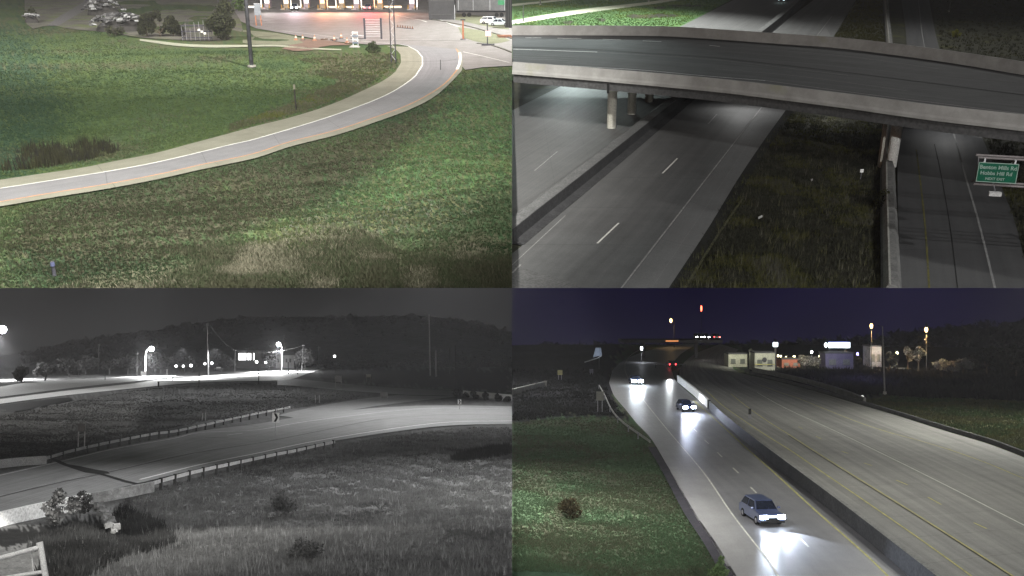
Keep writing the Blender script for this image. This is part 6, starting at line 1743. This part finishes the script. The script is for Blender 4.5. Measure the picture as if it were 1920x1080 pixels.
# long illuminated sign
b = q.P(1570, 688)
t = thing(q, 'illuminated_sign', b, 'long white glowing sign with round emblem at its left', 'sign')
k = b.y / F; z0, z1 = q.H(1570, 652, b), q.H(1570, 642, b)
MB().box((3.5 * k, 0, (z0 + z1) / 2), (39.5 * k, 0.4, z1 - z0)).build('face', emit('sign_face_light', (0.80, 0.93, 1.0), 5.0), parent=t)
MB().ball((-21.5 * k, 0, (z0 + z1) / 2), 3.0 * k, 16, 10, (1, .4, 1.5)).build('emblem', emit('sign_face_light', (0.80, 0.93, 1.0), 5.0), parent=t)
MB().box((3.5 * k, 0.25, z1 + .12), (41 * k, 0.3, 0.24)).build('frame', mat('sign_frame_blue', (0.05, 0.06, 0.3), scale=2), parent=t)
for s in (-14, 16): MB().box((s * k, 0.4, z0 / 2), (0.4, 0.4, z0)).build('post', bl_post, parent=t)
for i in range(9): MB().box(((-13 + i * 4.2) * k, -0.22, (z0 + z1) / 2 - .05 * (i % 2)), (0.28, 0.05, (z1 - z0) * .45)).build('lettering', mat('sign_letter', (0.5, 0.65, 0.9), scale=2), parent=t)
b = q.P(1454, 690)
t = thing(q, 'illuminated_sign', b, 'small white glowing box sign above the round tank building', 'sign')
k = b.y / F; z0, z1 = q.H(1454, 650, b), q.H(1454, 642, b)
MB().box((0, 0, (z0 + z1) / 2), (8.5 * k, 0.4, z1 - z0)).build('face', emit('sign_face_light', (0.80, 0.93, 1.0), 5.0), parent=t)
MB().box((0, 0.3, z0 / 2), (0.5, 0.3, z0)).build('post', bl_post, parent=t)
# shops
def shop(u0, u1, vb, vt, lab, m, watts=0, c=(1, 1, .85), extra=None, depth=5, name='roadside_building'):
    b = q.P((u0 + u1) / 2, vb); k = b.y / F; W = (u1 - u0) * k; h = q.H((u0 + u1) / 2, vt, b)
    t = thing(q, name, b, lab, 'building')
    MB().box((0, depth / 2, h / 2), (W, depth, h)).build('wall', m, parent=t)
    MB().box((0, depth / 2, h + .15), (W * 1.04, depth * 1.05, .3)).build('roof', bar_m, parent=t)
    n = max(2, int(W / 3))
    for i in range(n):
        x0 = -W / 2 + W * (i + .5) / n
        w = MB().box((x0, -0.03, h * .45), (W / n * .5, 0.08, h * .35)).build('window', glass_b, parent=t)
        MB().box((x0, -0.08, h * .26), (W / n * .6, 0.1, .1)).build('sill', bar_m, parent=w)
    if watts: spot(q, b + Vector((0, -9, h + 5)), b + Vector((0, 0, h * .5)), watts, c, 90, 1.0, .4)
    return t, W, h
glass_b = mat('shop_glass', (0.16, 0.17, 0.15), scale=1, rough=0.15)
pale = mat('pale_render', (0.50, 0.50, 0.40), (0.36, 0.36, 0.28), scale=.5)
t, W, h = shop(1415, 1453, 695, 662, 'pale building with a round grey disc on its wall', pale, 5 * KW, (1, 1, .85))
MB().tube((-W * .02, -0.25, h * .62), (-W * .02, -0.12, h * .62), 0.55, 0.55, 20).build('disc', bar_m, parent=t)
MB().box((0, -0.15, h * .36), (W, 0.2, .16)).build('ledge', lane_y, parent=t)
shop(1366, 1401, 688, 664, 'pale low building half hidden by a dark tree', pale, 4 * KW, (1, 1, .85))
shop(1632, 1653, 688, 650, 'grey lit tower block left of the tall thin pole', mat('grey_render', (0.42, 0.42, 0.42), (0.22, 0.22, 0.22), scale=.6), 5 * KW, WH)
shop(1466, 1500, 690, 674, 'low red-lit forecourt building under the small lamps', mat('red_brick_wall', (0.32, 0.12, 0.08), (0.22, 0.09, 0.06), scale=.6), 6 * KW, (1, .8, .6))
shop(1548, 1600, 692, 663, 'dim lilac warehouse below the long glowing sign', mat('lilac_render', (0.14, 0.13, 0.18), (0.10, 0.09, 0.14), scale=.6), 2.5 * KW, (0.7, .75, 1))
# trees; lit ones are given paler leaves and added spots
tg = [(0.03, 0.032, 0.026), (0.055, 0.055, 0.045)]; tw = [(0.16, 0.16, 0.14), (0.30, 0.30, 0.27), (0.08, 0.08, 0.07)]
tl_ = [(1408, 690, 14, 34, 'dark tree standing between the two pale buildings', tg, 1), (1510, 690, 26, 22, 'grey lit tree left of the yellow lamp', tw, 2), (1530, 690, 22, 20, 'grey lit tree right beside the yellow lamp', tw, 3), (1668, 690, 26, 30, 'dim tree just right of the tall thin pole', tg, 4),
       (1702, 692, 20, 40, 'tall lit tree behind the pole lights', tw, 5), (1722, 694, 22, 44, 'tallest lit tree of the right hand group', tw, 6), (1775, 696, 40, 20, 'low lit hedge tree farther right', tw, 7), (1806, 698, 28, 24, 'bright patch of foliage at far right', tw, 8),
       (1850, 700, 60, 44, 'dark broad tree right of the bright foliage', tg, 9), (1905, 704, 60, 50, 'dark tree at the right border', tg, 10), (1600, 690, 22, 24, 'dark tree below the neon sign', tg, 11)]
for (uu, vb, wpx, hpx, lab, cc, i) in tl_:
    b = q.P(uu, vb); k = b.y / F
    plant(q, 'tree', b, wpx * k, hpx * k, lab, 'tree', cc, 1100, 0.42, 0.18, 220 + i, 'trees around the lit buildings', None, True)
for uu in (1515, 1712, 1790):  # added spots on the pale trees, no lamps built
    spot(q, q.P(uu, 692) + Vector((0, -14, 9)), q.P(uu, 692) + Vector((0, 0, 3)), 6 * KW, (1, 1, .92), 70, 1.0, .4)
# tall thin pole
b = q.P(1659, 738); hh = q.H(1656, 612, b)
t = thing(q, 'lamp_pole', b, 'tall thin unlit pole rising from the verge at right', 'pole')
MB().tube((0, 0, -0.2), (-4 * b.y / F, 0, hh), 0.16, 0.09, 8).build('shaft', mat('mid_pole', (0.22, 0.22, 0.21), scale=2), parent=t)
MB().tube((-4 * b.y / F, 0, hh), (-4 * b.y / F - .9, 0, hh + .15), 0.06, .06, 6).build('arm', bl_post, parent=t)
MB().tube((0, 0, -.1), (0, 0, .4), .35, .3, 10).build('base', concrete, parent=t)
# left side signs, guardrail, distant parapet
def br_sign(uu, vb, vt, pw, ph, lab, m, name='road_sign'):
    b = q.P(uu, vb); top = q.H(uu, vt, b); k = b.y / F
    t = thing(q, name, b, lab, 'sign')
    for s in (-1, 1): MB().box((s * pw * k * .3, 0.06, top / 2), (0.12, 0.1, top)).build('post', grey_steel, parent=t)
    MB().box((0, 0, top - ph * k / 2), (pw * k, 0.06, ph * k)).build('panel', m, parent=t)
    return t
br_sign(1125, 772, 734, 14, 17, 'grey backed sign on two posts beside the left guardrail', mat('sign_back', (0.26, 0.26, 0.23), (0.2, 0.2, 0.18), scale=2))
br_sign(1050, 712, 694, 9, 9, 'small yellowish sign in the dark at left', mat('dim_yellow', (0.34, 0.32, 0.16), scale=2))
br_sign(1406, 786, 766, 5, 11, 'small dark marker on the far carriageway shoulder', mat('marker_dark', (0.06, 0.06, 0.055), scale=2))
br_sign(1109, 702, 692, 7, 7, 'faint grey sign near the left headlights', mat('dim_grey_panel', (0.2, 0.2, 0.24), scale=2))
b = q.P(1120, 690)
t = thing(q, 'bridge_sign', b, 'bluish grey tilted board on a curved arm, far left', 'sign')
k = b.y / F; z0 = q.H(1120, 670, b); z1 = q.H(1120, 652, b)
MB().add([(-8 * k, 0, z0), (9 * k, 0, z0 + .5), (7 * k, .1, z1), (-3 * k, .1, z1), (-8 * k, .3, z0), (9 * k, .3, z0 + .5), (7 * k, .4, z1), (-3 * k, .4, z1)], [(0, 1, 2, 3), (7, 6, 5, 4), (0, 4, 5, 1), (1, 5, 6, 2), (2, 6, 7, 3), (3, 7, 4, 0)]).build('board', mat('board_blue_grey', (0.30, 0.34, 0.40), (0.2, 0.22, 0.27), scale=1), parent=t)
MB().path([Vector((8 * k, 0, z0 + .4)), Vector((0, 0, z0 - .2)), Vector((-14 * k, 0, z0 - .8)), Vector((-24 * k, 0, z0 - 1.2))], .12, 6).build('arm', pale_steel, parent=t)
MB().tube((4 * k, .4, -.2), (4 * k, .4, z0 + .5), .15, .12, 8).build('post', bl_post, parent=t)
spot(q, b + Vector((0, -6, 5)), b + Vector((0, 0, z0 + 1)), 1 * KW, (.8, .9, 1), 40, 1.0, .3)
GR = [q.P(u, v, 0.7) for u, v in catmull([(1219, 826), (1180, 799), (1160, 783), (1145, 764), (1135, 742), (1124, 722)], 10)]
o = bpy.data.objects.new('guardrail', None); link(o, q); o['_q'] = q.name
tag(o, 'curved pale guardrail end on the left verge below the sign', 'guardrail')
sweep2(GR, [(0, 0.42), (0.08, 0.48), (0, 0.58), (0.08, 0.66), (0, 0.75), (-0.03, 0.75), (-0.03, 0.42)], 'rail', mat('bright_rail', (0.45, 0.45, 0.42), (0.3, 0.3, 0.28), scale=2, rough=.4), o)
for i in range(2, len(GR), 2): MB().box((GR[i].x - .12, GR[i].y, .35), (.15, .15, .8)).build('post', grey_steel, parent=o)
LW = [q.P(u, v, 0) for u, v in catmull([(961, 741), (985, 735), (1010, 729), (1022, 726)], 10)]
o = bpy.data.objects.new('bridge_parapet', None); link(o, q); o['_q'] = q.name
tag(o, 'short grey parapet at the left border in the dark', 'parapet')
sweep2(LW, [(0, 0), (0, 1.1), (-.4, 1.1), (-.4, 0)], 'wall_body', mat('parapet_dim', (0.22, 0.22, 0.2), (0.16, 0.16, 0.15), scale=.6), o)
MB().box(tuple(LW[-1] + Vector((0.1, 0, .6))), (.5, .3, 1.25)).build('end_post', mat('parapet_dim', (0.22, 0.22, 0.2), scale=.6), parent=o)
# plants
plant(q, 'shrub', q.P(1068, 970), 2.3, 1.5, 'dark brown bush alone on the green bank', 'shrub', [(0.045, 0.038, 0.022), (0.08, 0.065, 0.035), (0.03, 0.028, 0.018)], 900, 0.12, 0.05, 240)
plant(q, 'shrub', q.P(1350, 1088), 1.3, 1.6, 'leafy light green bush at the bottom edge by the road', 'shrub', [(0.10, 0.16, 0.07), (0.16, 0.22, 0.10)], 600, 0.11, 0.04, 241)
# overpass silhouettes with amber sheen far away
b = q.P(1260, 672)
t = thing(q, 'far_overpass', b, 'distant dark overpass with a glowing strip as amber sheen', 'bridge')
k = b.y / F; z0 = q.H(1260, 640, b)
MB().box((0, 4, z0), (190 * k, 8, 0.8)).build('deck', bar_m, parent=t)
MB().box((0, -0.1, z0 + .1), (24 * k, 0.12, 0.35)).build('amber_sheen_strip', emit('amber_sheen_glow', (1, .33, .08), .9), parent=t)  # amber sheen made as a glowing strip, not a lamp
for s in (-50, 50): MB().box((s * k, 4, z0 / 2), (.9, .9, z0)).build('column', bar_m, parent=t)
OV_Y, OV_Z = b.y, z0 + 0.4
b = q.P(1245, 690)
t = thing(q, 'gantry_bar', b, 'thin pale gantry bar above the red tail lights', 'gantry')
k = b.y / F; z0 = q.H(1245, 683, b)

for o in (t,):
    MB().box((12 * k, 0, z0), (56 * k, 0.1, 0.10)).build('beam', mat('dim_steel', (0.3, 0.3, 0.35), scale=2), parent=o)
    for s in (-16, 40): MB().box((s * k, 0, z0 / 2), (.12, .12, z0)).build('post', bl_post, parent=o)

# --- vehicles
blue = paint('navy_truck_paint', (0.035, 0.05, 0.12), 0.25)
pA = q.P(1427, 975); silver = paint('silver_blue_paint', (0.065, 0.085, 0.17), 0.3)
car(q, pA, R_(7), silver, 'steel blue suv with glaring headlights nearest in the lane', 'car', L=4.8, Wd=2.0, H=1.75, kind='suv', lights=45, ls=1.5, beam=(5.5 * KW, 50, 8), lampcol=(0.72, 0.82, 1.0))
# lit bar between its headlights
t = [o for o in sc.objects if o.get('label', '').startswith('steel blue suv')][0]
MB().box((0, -2.46, 0.83), (1.1, 0.06, 0.10)).build('light_bar', emit('light_bar', (0.7, 0.85, 1.0), 12), parent=t)
car(q, q.P(1285, 770), R_(6), blue, 'car with two separate bluish headlights beside the barrier end', kind='suv', H=1.65, lights=80, ls=1.7, beam=(5 * KW, 44, 8), lampcol=(0.72, 0.80, 1.0))
car(q, q.P(1191, 720), R_(4), blue, 'car with the most glaring white headlights, far left', kind='suv', H=1.65, lights=160, ls=2.2, beam=(8 * KW, 44, 8), lampcol=(0.82, 0.92, 1.0))
def on_deck(u0): p = q.D(u0, 630, OV_Y + 3); p.z = OV_Z; return p
car(q, on_deck(1308), R_(0), paint('dark_car_paint', (0.012, 0.012, 0.014)), 'far car with white headlights below the red warning light, left of two', kind='suv', H=1.8, lights=60, lampcol=(0.9, 1.0, 1.0))
car(q, on_deck(1322), R_(0), paint('dark_car_paint', (0.012, 0.012, 0.014)), 'far car with white headlights below the red warning light, right of two', kind='suv', H=1.8, lights=60, lampcol=(0.9, 1.0, 1.0))
car(q, q.P(1258.5, 688), R_(180), paint('dark_car_paint', (0.012, 0.012, 0.014)), 'car showing two pink red tail lights on the curve', kind='suv', H=1.7, tails=26)
car(q, on_deck(1341), R_(180), paint('dark_car_paint', (0.012, 0.012, 0.014)), 'tiny far car with red tail lights right of the white pair', kind='suv', H=1.7, tails=12)
# headlight wash on the median end and road
spot(q, q.P(1255, 700, 1.0), q.P(1300, 745, 0.6), 4 * KW, (0.9, 0.96, 1), 30, .8, .3)
spot(q, q.P(1268, 752, 0) + Vector((0, 0, 1.1)), q.P(1306, 748, 0.6), 3 * KW, (0.9, 0.96, 1), 110, .9, .3)
glow(q, q.P(1191, 722, 0) + Vector((0, -3.2, .9)), 1.2 * KW, (0.75, .85, 1), .2)
glow(q, q.P(1285, 772, 0) + Vector((0, -3.2, .9)), 0.5 * KW, (0.6, .7, 1), .2)
# wood on the horizon and sky
night = mat('black_hill', (0.02, 0.02, 0.03), (0.013, 0.013, 0.02), scale=.02)
ridge(q, 'hill', [(960, 657), (1050, 652), (1150, 650), (1250, 652), (1350, 650), (1450, 644), (1550, 648), (1650, 634), (1720, 622), (1800, 618), (1960, 606)], 420, 700, 674, night)
r = np.random.default_rng(88); n = 14000
cu = r.uniform(966, 1960, n); f = r.random(n)
top_ = np.interp(cu, [960, 1050, 1150, 1250, 1350, 1500, 1650, 1720, 1800, 1960], [655, 650, 648, 650, 648, 645, 634, 618, 612, 600])
vv = 690 + (top_ - 690) * f + (vnoise(cu / 14, f * 5, 9) - .5) * 12 * f
yy = 380 + 300 * f
pts = np.array([tuple(q.D(a, b_, c)) for a, b_, c in zip(cu, vv, yy)])
vtx = pts[:, None, :] + r.normal(0, 1, (n, 3, 3)) * 1.8
raw_tris(q, 'woodland', vtx.reshape(-1, 3), np.repeat(mix_tint(n, [(0.012, 0.012, 0.018), (0.03, 0.03, 0.035)], 89), 3, 0), lm, 'black tree line on the horizon behind the lights', 'woodland')
m, n_, l_, b_ = nodes_of('navy_night_sky')
tc = n_.new("ShaderNodeTexCoord"); nz = n_.new("ShaderNodeTexNoise"); nz.inputs['Scale'].default_value = 0.004; nz.inputs['Detail'].default_value = 3
l_.new(tc.outputs['Object'], nz.inputs['Vector'])
cr_ = n_.new("ShaderNodeValToRGB"); cr_.color_ramp.elements[0].color = (.0028, .0018, .017, 1); cr_.color_ramp.elements[1].color = (.006, .004, .028, 1)
cr_.color_ramp.elements[0].position = .4; cr_.color_ramp.elements[1].position = .62
l_.new(nz.outputs[0], cr_.inputs[0])
b_.inputs['Base Color'].default_value = (0, 0, 0, 1); b_.inputs['Specular IOR Level'].default_value = 0
l_.new(cr_.outputs[0], b_.inputs['Emission Color']); b_.inputs['Emission Strength'].default_value = 1.0
backdrop(q, 960, 2500, 420, 700, 1000, m)


# ------------------------------------------------------------------ trim each site along its own boundary
def trim():
    bpy.context.view_layer.update()
    byname = {q.name: q for q in (TL, TR, BL, BR)}
    for o in list(sc.objects):
        if o.type != 'MESH': continue
        r = o
        while r is not None and '_q' not in r: r = r.parent
        if r is None: continue
        q = byname[r['_q']]
        M = o.matrix_world
        n = len(o.data.vertices)
        if n == 0: continue
        bb = [M @ Vector(c) for c in o.bound_box]
        planes = []
        if min(p.x * q.side for p in bb) < -0.001: planes.append((Vector((0, 0, 0)), Vector((-q.side, 0, 0))))
        if q.upper and min(p.z for p in bb) < CAM.z - 0.001: planes.append((CAM.copy(), Vector((0, 0, -1))))
        if not planes: continue
        if o.data.users > 1: o.data = o.data.copy()
        bm = bmesh.new(); bm.from_mesh(o.data)
        Mi = M.inverted()
        for co, no in planes:
            lc = Mi @ co; ln = (M.to_3x3().transposed() @ no).normalized()
            bmesh.ops.bisect_plane(bm, geom=list(bm.verts) + list(bm.edges) + list(bm.faces), plane_co=lc, plane_no=ln, clear_outer=True)
        if len(bm.verts) == 0:
            print('trimmed away', o.name)
        bm.to_mesh(o.data); bm.free()
    for o in sc.objects:
        if '_q' in o: del o['_q']


trim()

# ------------------------------------------------------------------ the misty night air round all four sites
hz = MB().box((0, 462, 89), (1900, 984, 306)).build('haze', white_paint)
m = bpy.data.materials.new('thin_mist'); m.use_nodes = True
n = m.node_tree.nodes; n.clear()
o_ = n.new('ShaderNodeOutputMaterial'); v_ = n.new('ShaderNodeVolumePrincipled')
v_.inputs['Density'].default_value = 0.00021
v_.inputs['Color'].default_value = (0.9, 0.9, 0.93, 1)
m.node_tree.links.new(v_.outputs[0], o_.inputs['Volume'])
hz.data.materials.clear(); hz.data.materials.append(m)
hz['kind'] = 'stuff'
sc.frame_set(1)
